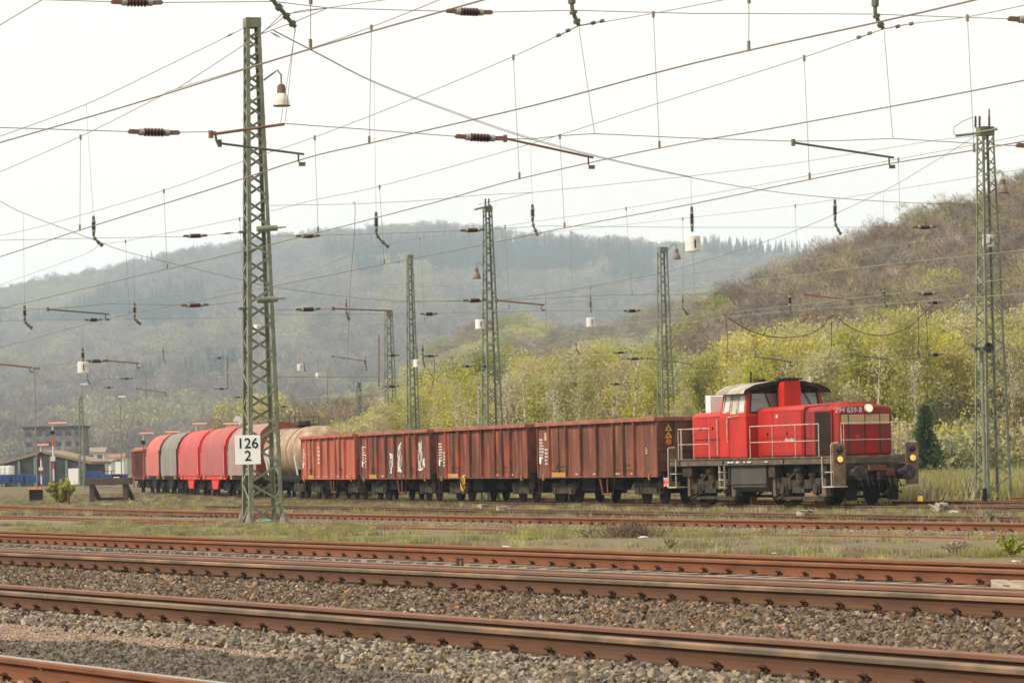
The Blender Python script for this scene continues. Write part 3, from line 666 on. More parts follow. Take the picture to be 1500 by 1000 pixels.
    railing([(H - .15, -1.12, 1.6), (H - .1, -1.05, 1.6), (H - .1, 1.2, 1.6), (H - .6, 1.47, 1.6)])
    railing([(-H + .6, -1.3, 1.6), (-H + .1, -1.05, 1.6), (-H + .1, 1.05, 1.6)])
    # corner steps with lamp panels
    for sx in (1, -1):
        for sy in (-1, 1):
            xo = sx * (H + .07); s = empty('corner_step', (0, 0, 0)); s.parent = t
            b = MB(); b.box(*sorted((xo, xo - sx * .06)), *sorted((sy * 1.54, sy * 1.08)), .62, 2.0); pl = b.build('step_panel', 'step_tan', s, bevel=.012)
            b = MB(); b.box(*sorted((xo + sx * .02, xo - sx * .78)), *sorted((sy * 1.56, sy * 1.04)), .60, .64); b.box(*sorted((xo - sx * .08, xo - sx * .70)), *sorted((sy * 1.5, sy * 1.1)), 1.08, 1.11); b.build('tread', 'handrail', s)
            b = MB(); xr = xo - sx * .1
            b.tube([(xr, sy * 1.56, .62), (xr, sy * 1.56, 1.95), (xr, sy * 1.52, 2.02), (xr, sy * 1.3, 2.04)], .022, 6); b.tube([(xr - sx * .66, sy * 1.56, .62), (xr - sx * .66, sy * 1.56, 1.6)], .02, 6); b.build('hand_rail', 'handrail', s)
            for zz, lit in ((1.82, False), (1.50, sx > 0)):
                b = MB(); b.lathe([(0, .13), (.05, .13), (.06, .11)], (xo, sy * 1.31, zz), (sx, 0, 0), 16); l = b.build('lamp', 'buffer_black', pl, smooth=35)
                b = MB(); b.lathe([(0, .10), (.02, .095), (.035, .03)], (xo + sx * .061, sy * 1.31, zz), (sx, 0, 0), 16); b.build('lens', 'lamp_lit' if lit else 'lamp_off', l)
            if sx < 0 and sy < 0:
                q = MB(); q.box(xo - .3, xo + .06, -1.575, -1.565, .66, .96); q.build('marker_board', 'white_paint', s)
                q = MB(); xm = xo - .12; zc = .81
                for aa, bb in (((-.17, .14), (-.17, -.14)), ((.17, .14), (.17, -.14)), ((-.10, .145), (.10, .145)), ((-.10, -.145), (.10, -.145))):
                    q.add([(xm + aa[0], -1.578, zc + aa[1]), (xm + bb[0], -1.578, zc + bb[1]), (xm, -1.578, zc)], [(0, 1, 2)])
                q.build('marker_pattern', 'red_sign', s)
    # ladder, fuel tank and bogies
    b = MB()
    for xx in (X(4.2), X(4.62)): b.box(xx, xx + .03, -1.5, -1.44, .55, 1.36)
    for zz in (.6, .86, 1.12): b.box(X(4.2), X(4.65), -1.52, -1.38, zz, zz + .025)
    b.build('ladder', 'handrail', t)
    b = MB(); b.prism([(-1.38, .62), (-1.2, .46), (1.2, .46), (1.38, .62), (1.38, 1.36), (-1.38, 1.36)], lambda u, v, w: (w, u, v), X(4.95), X(7.75)); b.build('fuel_tank', 'loco_tank', t, bevel=.02)
    b = MB(); b.box(X(4.95), X(7.75), -1.405, -1.382, .70, .73); b.build('tank_trim', 'loco_dark', t)
    for cx in (X(3.04), X(10.04)):
        g = empty('bogie', (0, 0, 0)); g.parent = t
        for dx in (-1.25, 1.25): wheelset(g, cx + dx, .55)
        b = MB()
        for sy in (-1, 1):
            y0, y1 = sorted((sy * 1.02, sy * 1.16))
            b.prism([(-2.1, .62), (-1.7, .95), (-.6, .85), (.6, .85), (1.7, .95), (2.1, .62), (2.1, .42), (1.5, .38), (.7, .55), (-.7, .55), (-1.5, .38), (-2.1, .42)], lambda u, v, w: (cx + u, w, v), y0, y1)
        b.build('bogie_frame', 'bogie', g)
        b = MB()
        for sy in (-1, 1):
            for dx in (-1.25, 1.25):
                b.cyl((cx + dx, sy * .9, .55), (cx + dx, sy * 1.30, .55), .17, 12); b.box(cx + dx - .24, cx + dx + .24, *sorted((sy * 1.0, sy * 1.24)), .42, .72)
                for e in (-.42, .42): b.cyl((cx + dx + e, sy * 1.14, .55), (cx + dx + e, sy * 1.14, 1.0), .12, 10); b.cyl((cx + dx + e, sy * 1.14, .98), (cx + dx + e, sy * 1.14, 1.08), .15, 10)
            b.cyl((cx, sy * 1.18, .75), (cx, sy * 1.18, 1.30), .17, 12); b.cyl((cx, sy * 1.18, 1.14), (cx, sy * 1.18, 1.22), .24, 12); b.box(cx - .45, cx + .45, *sorted((sy * 1.06, sy * 1.3)), .42, .56)
            b.box(cx - 2.0, cx + 2.0, *sorted((sy * 1.1, sy * 1.2)), .2, .3); b.bar((cx - .9, sy * 1.2, .85), (cx + .1, sy * 1.24, 1.28), .06); b.bar((cx + .9, sy * 1.2, .45), (cx + 1.8, sy * 1.2, .2), .06); b.bar((cx - .9, sy * 1.2, .45), (cx - 1.8, sy * 1.2, .2), .06)
        b.build('axle_box', 'bogie', g, smooth=35)
        for sy in (-1, 1):
            for xa, xb in ((-1.95, -1.75), (1.75, 2.05)):
                b = MB(); b.box(cx + xa, cx + xb, *sorted((sy * 1.02, sy * 1.3)), .3, 1.2); b.build('sand_box', 'loco_frame', g, bevel=.02)
    for xx, w_, z0 in ((.9, .8, 1.0), (4.75, .18, .8), (8.0, .5, .95), (11.9, .5, 1.0)):
        b = MB(); b.box(X(xx), X(xx + w_), -1.4, -1.15, z0, 1.36); b.build('equipment_box', 'loco_dark', t)
    for xx in (.9, 4.6, 5.2, 9.4):
        b = MB(); b.box(X(xx), X(xx + .05), -1.535, -1.50, 1.40, 1.52); b.build('lifting_eye', 'black', t)
    b = MB()
    for xx, w_ in ((5.0, .5), (5.7, .25), (6.3, .12), (6.6, .3), (8.0, .2)): b.box(X(xx), X(xx + w_), -1.534, -1.50, 1.44, 1.49)
    b.build('frame_lettering', 'white_worn', t)
    return t
locomotive()
# ---------------------------------------------------------------- wagons
def wagon_paint(name, base, grime, ag, rust, ar):
    return mat(name, base, .8, var=.18, scale=1.1, second=grime, amount=ag, scale2=.8, stretch2=(1.6, 1, .42), third=rust, amount3=ar, scale3=1.4, stretch3=(2.0, 1, .3), bump=.12, bscale=12, soft=.14)
wagon_paint('wagon_brown', (0.225, 0.076, 0.052), (0.105, 0.046, 0.03), .46, (0.34, 0.11, 0.06), .08)
wagon_paint('wagon_red_dark', (0.21, 0.058, 0.045), (0.075, 0.04, 0.028), .62, (0.42, 0.08, 0.04), .17)
wagon_paint('wagon_red_old', (0.24, 0.06, 0.045), (0.085, 0.046, 0.032), .58, (0.38, 0.07, 0.038), .17)
wagon_paint('wagon_orange', (0.38, 0.088, 0.052), (0.24, 0.075, 0.05), .35, (0.46, 0.14, 0.085), .16)
wagon_paint('wagon_maroon', (0.20, 0.05, 0.042), (0.11, 0.045, 0.038), .4, (0.3, 0.08, 0.06), .1)
wagon_paint('rim_brown', (0.28, 0.10, 0.066), (0.2, 0.085, 0.06), .3, (0.33, 0.16, 0.11), .1)
mat('wagon_inside', (0.10, 0.05, 0.036), .9, var=.3, scale=2)
mat('graffiti', (0.62, 0.60, 0.57), .7, var=.2, scale=5)
mat('under_dark', (0.014, 0.012, 0.010), .85, var=.35, scale=3)

def freight_bogie(parent, cx, m='bogie'):
    g = empty('bogie', (0, 0, 0)); g.parent = parent
    for dx in (-.9, .9): wheelset(g, cx + dx, .46)
    b = MB()
    for sy in (-1, 1):
        b.prism([(-1.5, .62), (-1.3, .82), (-.5, .75), (.5, .75), (1.3, .82), (1.5, .62), (1.2, .55), (.55, .38), (-.55, .38), (-1.2, .55)], lambda u, v, w: (cx + u, w, v), *sorted((sy * .96, sy * 1.06)))
        for dx in (-.9, .9):
            b.box(cx + dx - .16, cx + dx + .16, *sorted((sy * .92, sy * 1.14)), .34, .60)
            for e in (-.27, .27): b.cyl((cx + dx + e, sy * 1.03, .36), (cx + dx + e, sy * 1.03, .66), .09, 8)
        b.box(cx - .3, cx + .3, *sorted((sy * .9, sy * 1.1)), .68, .9)
    b.box(cx - .3, cx + .3, -1, 1, .5, .86)
    b.build('bogie_frame', m, g, smooth=30); return g

def marks(parent, hw, spots, m='white_worn', seed=1, name='lettering'):
    rnd = random.Random(seed); b = MB()
    for x, z, w, rows, h in spots:
        for r_ in range(rows):
            zz = z - r_ * h * 1.7; xx = x
            while xx < x + w * rnd.uniform(.6, 1.0):
                l = rnd.uniform(.4, 1.6) * h; b.box(xx, xx + l, -hw - .006, -hw + .002, zz, zz + h); xx += l + h * rnd.uniform(.35, .8)
    return b.build(name, m, parent)
RIBS = [.115, .19, .265, .39, .525, .665, .745, .83]
def open_wagon(s_front, paint, rim, label, seed, extras=None, step_frame=True, group='open wagons coupled behind the locomotive', light_rib=None):
    c, a = vehicle_frame(s_front, 14.04)
    t = empty('open_wagon', c, a, label, 'wagon', group); HL, HW, Z0, Z1 = 6.4, 1.40, 1.0, 3.15
    rnd = random.Random(seed); xs = [-HL] + [-HL + f_ * 2 * HL for f_ in RIBS if f_ != .19] + [HL]
    for sy in (-1, 1):
        for k in range(len(xs) - 1):
            b = MB(); y0, y1 = sorted((sy * HW, sy * (HW - .045))); b.box(xs[k] + .004, xs[k + 1] - .004, y0, y1, Z0 + .22, Z1 - .14)
            b.build('side_panel', paint, t)
        b = MB(); y0, y1 = sorted((sy * (HW + .03), sy * (HW - .06))); b.box(-HL, HL, y0, y1, Z0 - .02, Z0 + .23); b.build('sole_bar', paint, t, bevel=.01)
        b = MB(); y0, y1 = sorted((sy * (HW + .14), sy * (HW - .07))); b.box(-HL - .03, HL + .03, y0, y1, Z1 - .15, Z1); b.build('top_rim', rim, t, bevel=.015)
        for f_ in RIBS:
            if f_ == .19: continue
            xr = -HL + f_ * 2 * HL; b = MB()
            b.prism([(-.065, HW - .01), (-.045, HW + .125), (.045, HW + .125), (.065, HW - .01)], lambda u, v, w: (xr + u, sy * v, w), Z0 + .04, Z1 - .152)
            b.build('rib', paint, t)
        for xr in (-HL, HL):
            b = MB(); b.box(xr - .05, xr + .05, *sorted((sy * (HW - .05), sy * (HW + .05))), Z0, Z1 - .152); b.build('corner_post', paint, t)
        # double doors with a locking bar
        for f0, f1 in ((.115, .265), (.665, .83)):
            d0, d1 = -HL + f0 * 2 * HL + .08, -HL + f1 * 2 * HL - .08; dm = (d0 + d1) / 2
            b = MB(); b.box(d0, dm - .02, *sorted((sy * (HW + .001), sy * (HW + .03))), Z0 + .26, Z1 - .2); b.box(dm + .02, d1, *sorted((sy * (HW + .001), sy * (HW + .03))), Z0 + .26, Z1 - .2)
            d = b.build('door', paint, t, bevel=.008)
            b = MB(); b.box(dm - .05, dm + .05, *sorted((sy * (HW + .02), sy * (HW + .07))), Z0 + .2, Z1 - .16); b.box(dm - .5, dm + .5, *sorted((sy * (HW + .03), sy * (HW + .06))), Z0 + .42, Z0 + .47); b.tube([(dm - .1, sy * (HW + .08), Z0 + .32), (dm + .1, sy * (HW + .08), Z0 + .55)], .025, 5); b.build('door_bar', 'wagon_inside', d)
    for sx in (-1, 1):
        b = MB(); x0, x1 = sorted((sx * HL, sx * (HL - .05))); b.box(x0 , x1, -HW + .05, HW - .05, Z0, Z1 - .152); w = b.build('end_wall', paint, t)
        b = MB(); b.box(*sorted((sx * (HL - .07), sx * (HL + .085))), -HW + .072, HW - .072, Z1 - .15, Z1 - .002); b.build('top_rim', rim, t, bevel=.015)
        for yy in (-.7, .0, .7):
            b = MB(); b.box(*sorted((sx * HL, sx * (HL + .09))), yy - .05, yy + .05, Z0, Z1 - .152); b.build('end_rib', paint, w)
        b = MB(); b.box(*sorted((sx * HL, sx * (HL + .07))), -HW + .06, HW - .06, Z0 + .95, Z0 + 1.1); b.build('end_beam', paint, w)
        b = MB(); b.box(*sorted((sx * HL, sx * (HL + .06))), -1.3, 1.3, .85, 1.2); b.build('buffer_beam', 'under_dark', t)
        buffers(t, sx * (HL + .05), sx, 1.05, .22)
        b = MB(); xx = sx * (HL + .25)
        b.tube([(xx, -1.3, .42), (xx, -1.3, 1.1)], .02, 5); b.tube([(xx - .35 * sx, -1.3, .42), (xx - .35 * sx, -1.3, 1.0)], .02, 5); b.box(*sorted((xx, xx - sx * .38)), -1.4, -1.15, .40, .43); b.build('shunter_step', 'bogie', t)
        b = MB(); b.tube([(xx * .995, -1.32, 1.35), (xx * 1.005, -1.36, 1.4), (xx * 1.005, -1.36, 1.9), (xx * .995, -1.32, 1.95)], .015, 5); b.build('hand_rail', 'bogie', t)
        b = MB(); xh = sx * (HL - .72); b.tube([(xh, -HW - .05, Z0 + .12), (xh, -HW - .1, Z0 - .02), (xh + .03, -HW - .1, Z0 - .1), (xh + .08, -HW - .06, Z0 - .06)], .03, 6); b.build('tow_hook', 'yellow_dull', t)
    b = MB(); b.box(-HL + .06, HL - .06, -HW + .05, HW - .05, 1.22, 1.27); b.build('floor', 'wagon_inside', t)
    b = MB(); b.box(-HL + .1, HL - .1, -.5, .5, .72, 1.0); b.box(-2.6, -1.2, -1.0, -.4, .5, .95); b.cyl((.4, -.7, .72), (1.5, -.7, .72), .2, 12); b.build('underframe', 'under_dark', t)
    for cx in (-4.5, 4.5): freight_bogie(t, cx)
    if step_frame:
        b = MB(); x0 = .3; b.tube([(x0, -1.36, Z0), (x0 + .3, -1.36, .36), (x0 + 1.3, -1.36, .36), (x0 + 1.6, -1.36, Z0)], .04, 6); b.tube([(x0 + .8, -1.36, .36), (x0 + .8, -1.36, Z0)], .03, 6); b.build('side_step', 'wagon_brown', t)
    d0 = -HL + .115 * 2 * HL
    b = MB(); b.box(d0 + .1, d0 + 1.75, -HW - .036, -HW - .03, Z0 + .02, Z0 + .2); b.build('yellow_plate', 'yellow_dull', t)
    marks(t, HW, [(-HL + .12, 2.45, .55, 7, .07), (-HL + .75, 2.05, .4, 5, .08)], seed=seed)
    marks(t, HW + .03, [(-HL + 2 + k * 2.1 + rnd.uniform(-.3, .3), Z0 + .1, rnd.uniform(.2, .7), 1, .05) for k in range(5)], seed=seed + 50)
    b = MB(); b.box(-HL + .12, -HL + .3, -HW - .012, -HW - .002, 1.55, 1.82); b.build('label_holder', 'white_paint', t)
    if extras: extras(t, HL, HW, Z0, Z1)
    return t
def warn_signs(t, HL, HW, Z0, Z1):
    x = HL + .012
    for k, z in enumerate((2.76, 2.50)):
        b = MB(); b.box(x - .005, x, -1.13, -.83, z - .14, z + .14); b.build('sign_back', 'wagon_inside', t)
        b = MB(); b.add([(x + .006, -1.13, z - .12), (x + .006, -.83, z - .12), (x + .006, -.98, z + .13)], [(0, 1, 2)]); b.build('warning_triangle', 'yellow_paint', t)
        b = MB(); b.add([(x + .009, -1.02, z - .08), (x + .009, -.95, z - .08), (x + .009, -.98, z + .05)], [(0, 1, 2)]); b.build('warning_mark', 'black', t)
    b = MB(); b.lathe([(0, .13), (.01, .13), (.012, .125)], (x, -.98, 2.24), (1, 0, 0), 20); s_ = b.build('round_sign', 'red_sign', t)
    b = MB(); b.lathe([(0, .08), (.005, .08)], (x + .012, -.98, 2.24), (1, 0, 0), 18); b.build('round_sign_face', 'yellow_paint', s_)
    b = MB(); b.box(x + .018, x + .02, -1.0, -.96, 2.19, 2.29); b.build('round_sign_mark', 'black', s_)
    marks(t, HW, [(-HL + 11.6, 2.0, .12, 3, .05)], seed=77); b = MB(); b.box(-HL + .75, -HL + .98, -HW - .012, -HW, 2.45, 2.75); b.build('paper_label', 'cream_band', t)
def graffiti(t, HL, HW, Z0, Z1):
    rnd = random.Random(5); 
    for cx, z0, z1, w in ((-.55, 1.25, 2.25, .55), (1.0, 1.3, 2.65, .8), (4.7, 1.35, 2.7, .9), (5.35, 1.5, 1.9, .3)):
        b = MB(); p = []
        for k in range(26): f_ = k / 25; p.append((cx + (rnd.random() - .5) * w, -HW - .012 - .0007 * k, z0 + (z1 - z0) * (.5 + .5 * math.sin(f_ * 17 + cx)) * rnd.uniform(.75, 1)))
        for q, r_ in zip(p, p[1:]):
            q_, r__ = Vector(q), Vector(r_); b.bar(q_, r__, .05, .004, up=(0, 1, 0))
        b.build('graffiti', 'graffiti', t)
    b = MB(); b.box(-HL + .9, -HL + 1.05, -HW - .012, -HW, 2.4, 2.75); b.build('paper_label', 'cream_band', t)
def hand_wheel(t, HL, HW, Z0, Z1):
    b = MB(); xw, zw = 3.4 - HL + .5, .78; b.tube([(xw + .3 * math.cos(k * .524), -HW - .08, zw + .3 * math.sin(k * .524)) for k in range(13)], .03, 6)
    for k in range(3): b.tube([(xw + .3 * math.cos(k * 2.09), -HW - .08, zw + .3 * math.sin(k * 2.09)), (xw, -HW - .06, zw)], .02, 5)
    b.build('hand_wheel', 'yellow_paint', t)
def square_mark(t, HL, HW, Z0, Z1):
    marks(t, HW, [(-HL + 3.9, 2.5, .7, 5, .11)], seed=9)
S = 14.32
open_wagon(S, 'wagon_brown', 'rim_brown', 'brown open wagon coupled right behind the locomotive, yellow warning triangles on its end', 1, warn_signs); S += 14.04
open_wagon(S, 'wagon_red_dark', 'rim_brown', 'dark weathered red open wagon with a yellow hand wheel, second behind the locomotive', 2, hand_wheel, False); S += 14.04
open_wagon(S, 'wagon_red_old', 'rim_brown', 'grimy open wagon with white graffiti scrawls on its side', 3, graffiti); S += 14.04
open_wagon(S, 'wagon_orange', 'wagon_orange', 'bright orange-red open wagon in front of the tan tank wagon', 4, square_mark); S += 14.04

# tank wagon
mat('tank_tan', (0.25, 0.175, 0.108), .55, var=.15, scale=.8, second=(0.27, 0.18, 0.11), amount=.25, scale2=.7, stretch2=(1, 1, .5), third=(0.46, 0.36, 0.25), amount3=.1, scale3=1.5)
mat('tank_band', (0.50, 0.47, 0.43), .5, var=.15, scale=1)
def tank_wagon(s_front):
    c, a = vehicle_frame(s_front, 12.5); t = empty('tank_wagon', c, a, 'tan tank wagon with rounded ends between the orange wagon and the brown canopy wagon', 'wagon')
    L, r, z = 5.35, 1.33, 2.38
    b = MB(); pr = [(-L - .38, .05), (-L - .36, .5), (-L - .25, .9), (-L - .08, 1.18), (-L + .12, r), (L - .12, r), (L + .08, 1.18), (L + .25, .9), (L + .36, .5), (L + .38, .05)]
    b.lathe(pr, (0, 0, z), (1, 0, 0), 40); b.build('tank', 'tank_tan', t, smooth=40)
    for xx in (-4.6, -3.2, -1.8, 1.8, 3.6):
        b = MB(); b.lathe([(-.05, r + .004), (-.05, r + .03), (.05, r + .03), (.05, r + .004)], (xx, 0, z), (1, 0, 0), 40); b.build('band', 'tank_tan', t, smooth=40)
    for xx in (-4.0, -2.4):
        b = MB()
        n = 14; V_ = []
        for k in range(n + 1):
            an = R(150 + 60 * k / n) if False else R(165 + 62 * k / n)
            for xo in (-.45, .45): V_.append((xx + xo, math.cos(an) * (r + .012), z + math.sin(an) * (r + .012)))
        b.add(V_, [(2 * k, 2 * k + 1, 2 * k + 3, 2 * k + 2) for k in range(n)]); b.build('pale_panel', 'tank_band', t, smooth=True)
    b = MB(); b.box(-5.6, 5.6, -1.25, -1.1, .95, 1.2); b.box(-5.6, 5.6, 1.1, 1.25, .95, 1.2); b.box(-5.6, 5.6, -.4, .4, .8, 1.1)
    for xx in (-4.4, 4.4): b.box(xx - .25, xx + .25, -1.2, 1.2, 1.2, 1.5)
    b.build('underframe', 'under_dark', t)
    for xx in (-4.4, 4.4):
        b = MB(); b.prism([(-1.2, 1.2), (-1.38, 2.2), (-1.3, 2.2), (-.9, 1.5), (.9, 1.5), (1.3, 2.2), (1.38, 2.2), (1.2, 1.2)], lambda u, v, w: (w, u, v), xx - .18, xx + .18); b.build('saddle', 'tank_band', t)
    b = MB(); b.box(-1.6, 1.6, -.5, .5, z + r + .10, z + r + .14); b.cyl((0, 0, z + r - .05), (0, 0, z + r + .32), .35, 16)
    for yy in (-.5, .5):
        b.tube([(-1.6, yy, z + r + .14), (-1.6, yy, z + r + .55), (1.6, yy, z + r + .55), (1.6, yy, z + r + .14)], .02, 5); b.tube([(0, yy, z + r + .14), (0, yy, z + r + .55)], .02, 5)
    b.build('catwalk', 'bogie', t)
    for cx in (-4.0, 4.0): freight_bogie(t, cx)
    for sx in (-1, 1): buffers(t, sx * 5.65, sx, 1.05, .22)
    return t
tank_wagon(S); S += 12.5

# telescopic canopy wagons
def tarp_paint(name, base, sky_sheen, grime, ag):
    return mat(name, base, .55, var=.10, scale=.9, stretch=(3, 1, .4), second=grime, amount=ag, scale2=.7, stretch2=(1.4, 1, .5), third=sky_sheen, amount3=.12, scale3=.6, bump=.22, bscale=5)  # third layer: paler patches, sky reflection on the covers put into their colour
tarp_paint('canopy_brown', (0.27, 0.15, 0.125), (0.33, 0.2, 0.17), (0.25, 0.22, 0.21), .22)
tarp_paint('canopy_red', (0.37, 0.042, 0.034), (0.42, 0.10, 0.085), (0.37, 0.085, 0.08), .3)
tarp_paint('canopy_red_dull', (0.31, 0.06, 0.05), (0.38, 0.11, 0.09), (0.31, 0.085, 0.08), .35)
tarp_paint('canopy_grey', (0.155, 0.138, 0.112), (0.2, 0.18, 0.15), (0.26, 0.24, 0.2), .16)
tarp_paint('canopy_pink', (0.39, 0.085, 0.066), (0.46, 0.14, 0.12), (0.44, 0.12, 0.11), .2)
mat('bright_red', (0.58, 0.025, 0.02), .5, var=.12, scale=2)
mat('end_brown', (0.22, 0.055, 0.04), .6, var=.2, scale=1.5)
def canopy_wagon(s_front, tarp, endm, frame_m, label):
    c, a = vehicle_frame(s_front, 12.04); t = empty('canopy_wagon', c, a, label, 'wagon', 'canopy wagons in the middle of the train')
    HL, HW = 5.45, 1.42; z0 = 1.22
    prof = [(-HW, z0), (-HW - .01, 2.0), (-HW + .03, 2.9), (-HW + .12, 3.25), (-HW + .35, 3.62), (-.75, 3.90), (-.35, 4.04), (0, 4.08)]
    prof = prof + [(-u, v) for u, v in prof[-2::-1]]
    n = len(prof); b = MB(); K = 34
    for k in range(K + 1):
        x = -HL + .10 + (2 * HL - .2) * k / K; w = (.022 if k % 3 == 0 else -.004 if k % 3 == 1 else .006)
        for u, v in prof: b.v.append((x, u * (1 + w * .35), v + (w * .6 if v > 3 else 0)))
    for k in range(K):
        for i in range(n - 1): b.f.append((k * n + i, k * n + i + 1, (k + 1) * n + i + 1, (k + 1) * n + i)); b.m.append(0)
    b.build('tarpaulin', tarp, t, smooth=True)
    for sx in (-1, 1):
        b = MB(); pf = [(u * 1.02, v + (.03 if v > 3 else 0)) for u, v in prof]; b.prism(pf, lambda u, v, w: (w, u, v), *sorted((sx * (HL - .13), sx * (HL + .02)))); e = b.build('end_wall', endm, t)
        b = MB(); b.prism([(u * .8, 1.3 + (v - 1.22) * .86) for u, v in prof], lambda u, v, w: (w, u, v), *sorted((sx * (HL + .021), sx * (HL + .035)))); b.build('end_panel', 'end_brown', e)
        b = MB(); b.box(*sorted((sx * (HL - .1), sx * (HL + .1))), -HW - .06, -HW + .02, 1.1, 2.95); b.build('corner_post', endm, t)
        b = MB(); b.box(*sorted((sx * HL, sx * (HL + .06))), -1.3, 1.3, .85, 1.2); b.build('buffer_beam', 'under_dark', t); buffers(t, sx * (HL + .05), sx, 1.05, .22)
        b = MB(); xh = sx * (HL - 1.5); b.box(xh - .3, xh + .3, -HW - .05, -HW + .05, 1.0, 1.2); b.build('side_bracket', 'yellow_dull', t)
        b = MB(); xh = sx * (HL - .35); b.box(xh - .02, xh + .02, -HW - .05, -HW - .02, 1.4, 2.6); b.build('lock_bar', 'white_worn', t)
    b = MB(); b.box(-HL, HL, -HW + .05, HW - .05, .98, 1.22); b.build('sole_bar', frame_m, t, bevel=.01)
    b = MB(); b.prism([(-1.7, .98), (1.7, .98), (1.1, .42), (-1.1, .42)], lambda u, v, w: (u, w, v), -1.3, -1.2); b.prism([(-1.7, .98), (1.7, .98), (1.1, .42), (-1.1, .42)], lambda u, v, w: (u, w, v), 1.2, 1.3); b.build('centre_trough', frame_m, t)
    for cx in (-3.6, 3.6): freight_bogie(t, cx, 'wheel_dark')
    return t
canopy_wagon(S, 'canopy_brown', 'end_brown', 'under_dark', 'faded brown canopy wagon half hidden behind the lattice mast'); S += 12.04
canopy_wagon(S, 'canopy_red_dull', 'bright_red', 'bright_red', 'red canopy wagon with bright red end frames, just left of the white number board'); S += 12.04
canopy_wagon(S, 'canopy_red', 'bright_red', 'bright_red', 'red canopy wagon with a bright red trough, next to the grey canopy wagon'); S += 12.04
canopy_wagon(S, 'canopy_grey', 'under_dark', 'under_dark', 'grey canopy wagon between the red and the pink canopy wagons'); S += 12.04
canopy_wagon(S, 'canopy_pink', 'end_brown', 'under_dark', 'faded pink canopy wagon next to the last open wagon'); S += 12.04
open_wagon(S, 'wagon_maroon', 'wagon_orange', 'maroon open wagon at the far tail of the train', 12, None, False)
# ---------------------------------------------------------------- lattice masts
def bell_lamp(parent, arm_from, arm_top, drop, scale=1.0, shade='lamp_dark'):
    a = Vector(arm_from); tp = Vector(arm_top); d = Vector(drop)
    l = empty('lamp', (0, 0, 0)); l.parent = parent
    b = MB(); pts_ = [a]
    for k in range(1, 6): f_ = k / 6; pts_.append(a.lerp(tp, f_) + Vector((0, 0, .0)))
    mid_ = Vector(((tp.x + d.x) / 2, (tp.y + d.y) / 2, max(tp.z, d.z) + .08 * scale)); pts_ += [tp, mid_, Vector((d.x, d.y, tp.z - .06 * scale)), d]
    b.tube(pts_, .028 * scale, 6); b.build('lamp_arm', 'mast_green', l)
    b = MB(); b.lathe([(0, .03), (-.03 * scale, .10 * scale), (-.10 * scale, .125 * scale), (-.26 * scale, .135 * scale), (-.30 * scale, .15 * scale)], d, (0, 0, 1), 14); b.build('lamp_cap', 'lamp_cap', l, smooth=40)
    b = MB(); b.lathe([(-.30 * scale, .15 * scale), (-.42 * scale, .21 * scale), (-.55 * scale, .245 * scale), (-.66 * scale, .25 * scale), (-.665 * scale, .20 * scale)], d, (0, 0, 1), 16); b.build('lamp_shade', shade, l, smooth=40)
    b = MB(); b.lathe([(-.66 * scale, .27 * scale), (-.685 * scale, .27 * scale)], d, (0, 0, 1), 16); b.build('lamp_rim', 'lamp_cap', l)
def lattice_mast(base, height, wb, wt, rz, label, panels=17, fine=True, m='mast_green', cap=True, leg=.105, lace=.065, group='lattice catenary masts'):
    t = empty('lattice_mast', base, rz, label, 'mast', group)
    def corner(i, f_):
        w = (wb + (wt - wb) * f_) / 2; sx, sy = ((-1, -1), (1, -1), (1, 1), (-1, 1))[i]; return Vector((sx * w, sy * w, height * f_))
    for i in range(4):
        b = MB(); p, q = corner(i, 0), corner(i, 1); sx, sy = ((-1, -1), (1, -1), (1, 1), (-1, 1))[i]; k = .016
        # an angle section: two thin plates
        for dx, dy in ((leg, k), (k, leg)):
            x0, x1 = sorted((0, -sx * dx)); y0, y1 = sorted((0, -sy * dy)); c4 = [(x0, y0), (x1, y0), (x1, y1), (x0, y1)]
            b.add([p + Vector((u, v, 0)) for u, v in c4] + [q + Vector((u * .8, v * .8, 0)) for u, v in c4], [(0, 3, 2, 1), (4, 5, 6, 7), (0, 1, 5, 4), (1, 2, 6, 5), (2, 3, 7, 6), (3, 0, 4, 7)])
        b.build('leg', m, t)
    # panel heights shrink with the taper
    hs = [0.0]; 
    for k in range(panels): hs.append(hs[-1] + (wb + (wt - wb) * k / panels) ** .8)
    hs = [h / hs[-1] * .975 for h in hs]
    joint = MB()
    for face in range(4):
        i, j = face, (face + 1) % 4; n_ = Vector(((0, -1, 0), (1, 0, 0), (0, 1, 0), (-1, 0, 0))[face])
        for k in range(panels):
            a_, b_ = (i, j) if k % 2 == 0 else (j, i)
            p = corner(a_, hs[k]) - n_ * .012; q = corner(b_, hs[k + 1]) - n_ * .012
            bb = MB() if fine else joint; bb.bar(p, q, lace, .012, up=tuple(n_))
            if fine: bb.build('brace', m, t)
    if not fine: tag(joint.build('bracing', m, t), kind='stuff')
    if cap:
        b = MB(); w = wt / 2 + .02; b.box(-w, w, -w, w, height - .32 * wt / .45, height); b.build('head_box', m, t, bevel=.01)
    return t
MAIN = at_height(385, 770, -.26); MAIN = at_depth(385, 764, 89.0)
MH = 12.62
main = lattice_mast(MAIN, MH, .88, .35, R(17), 'tall green lattice mast carrying the white number board', panels=33, lace=.06)
def local(mast, p): return mast.matrix_basis.inverted() @ Vector(p)
bell_lamp(main, local(main, at_depth(386, 118, 89)), local(main, at_depth(401, 107, 89)), local(main, at_depth(412, 123, 89)), .82, 'lamp_glass')
for z, yy in ((1.0 / 1, 0),): pass
for py, ln in ((336, .62), (339, .0), (440, .7)):
    if not ln: continue
    p = local(main, at_depth(382, py, 88.6)); b = MB(); b.cyl(p + Vector((-.12, -.1, 0)), p + Vector((.40, -.1, .03)), .075, 10); b.tube([p + Vector((.35, -.1, .03)), p + Vector((.62, -.1, .05))], .02, 5); b.build('tension_weight', 'mast_green', main)
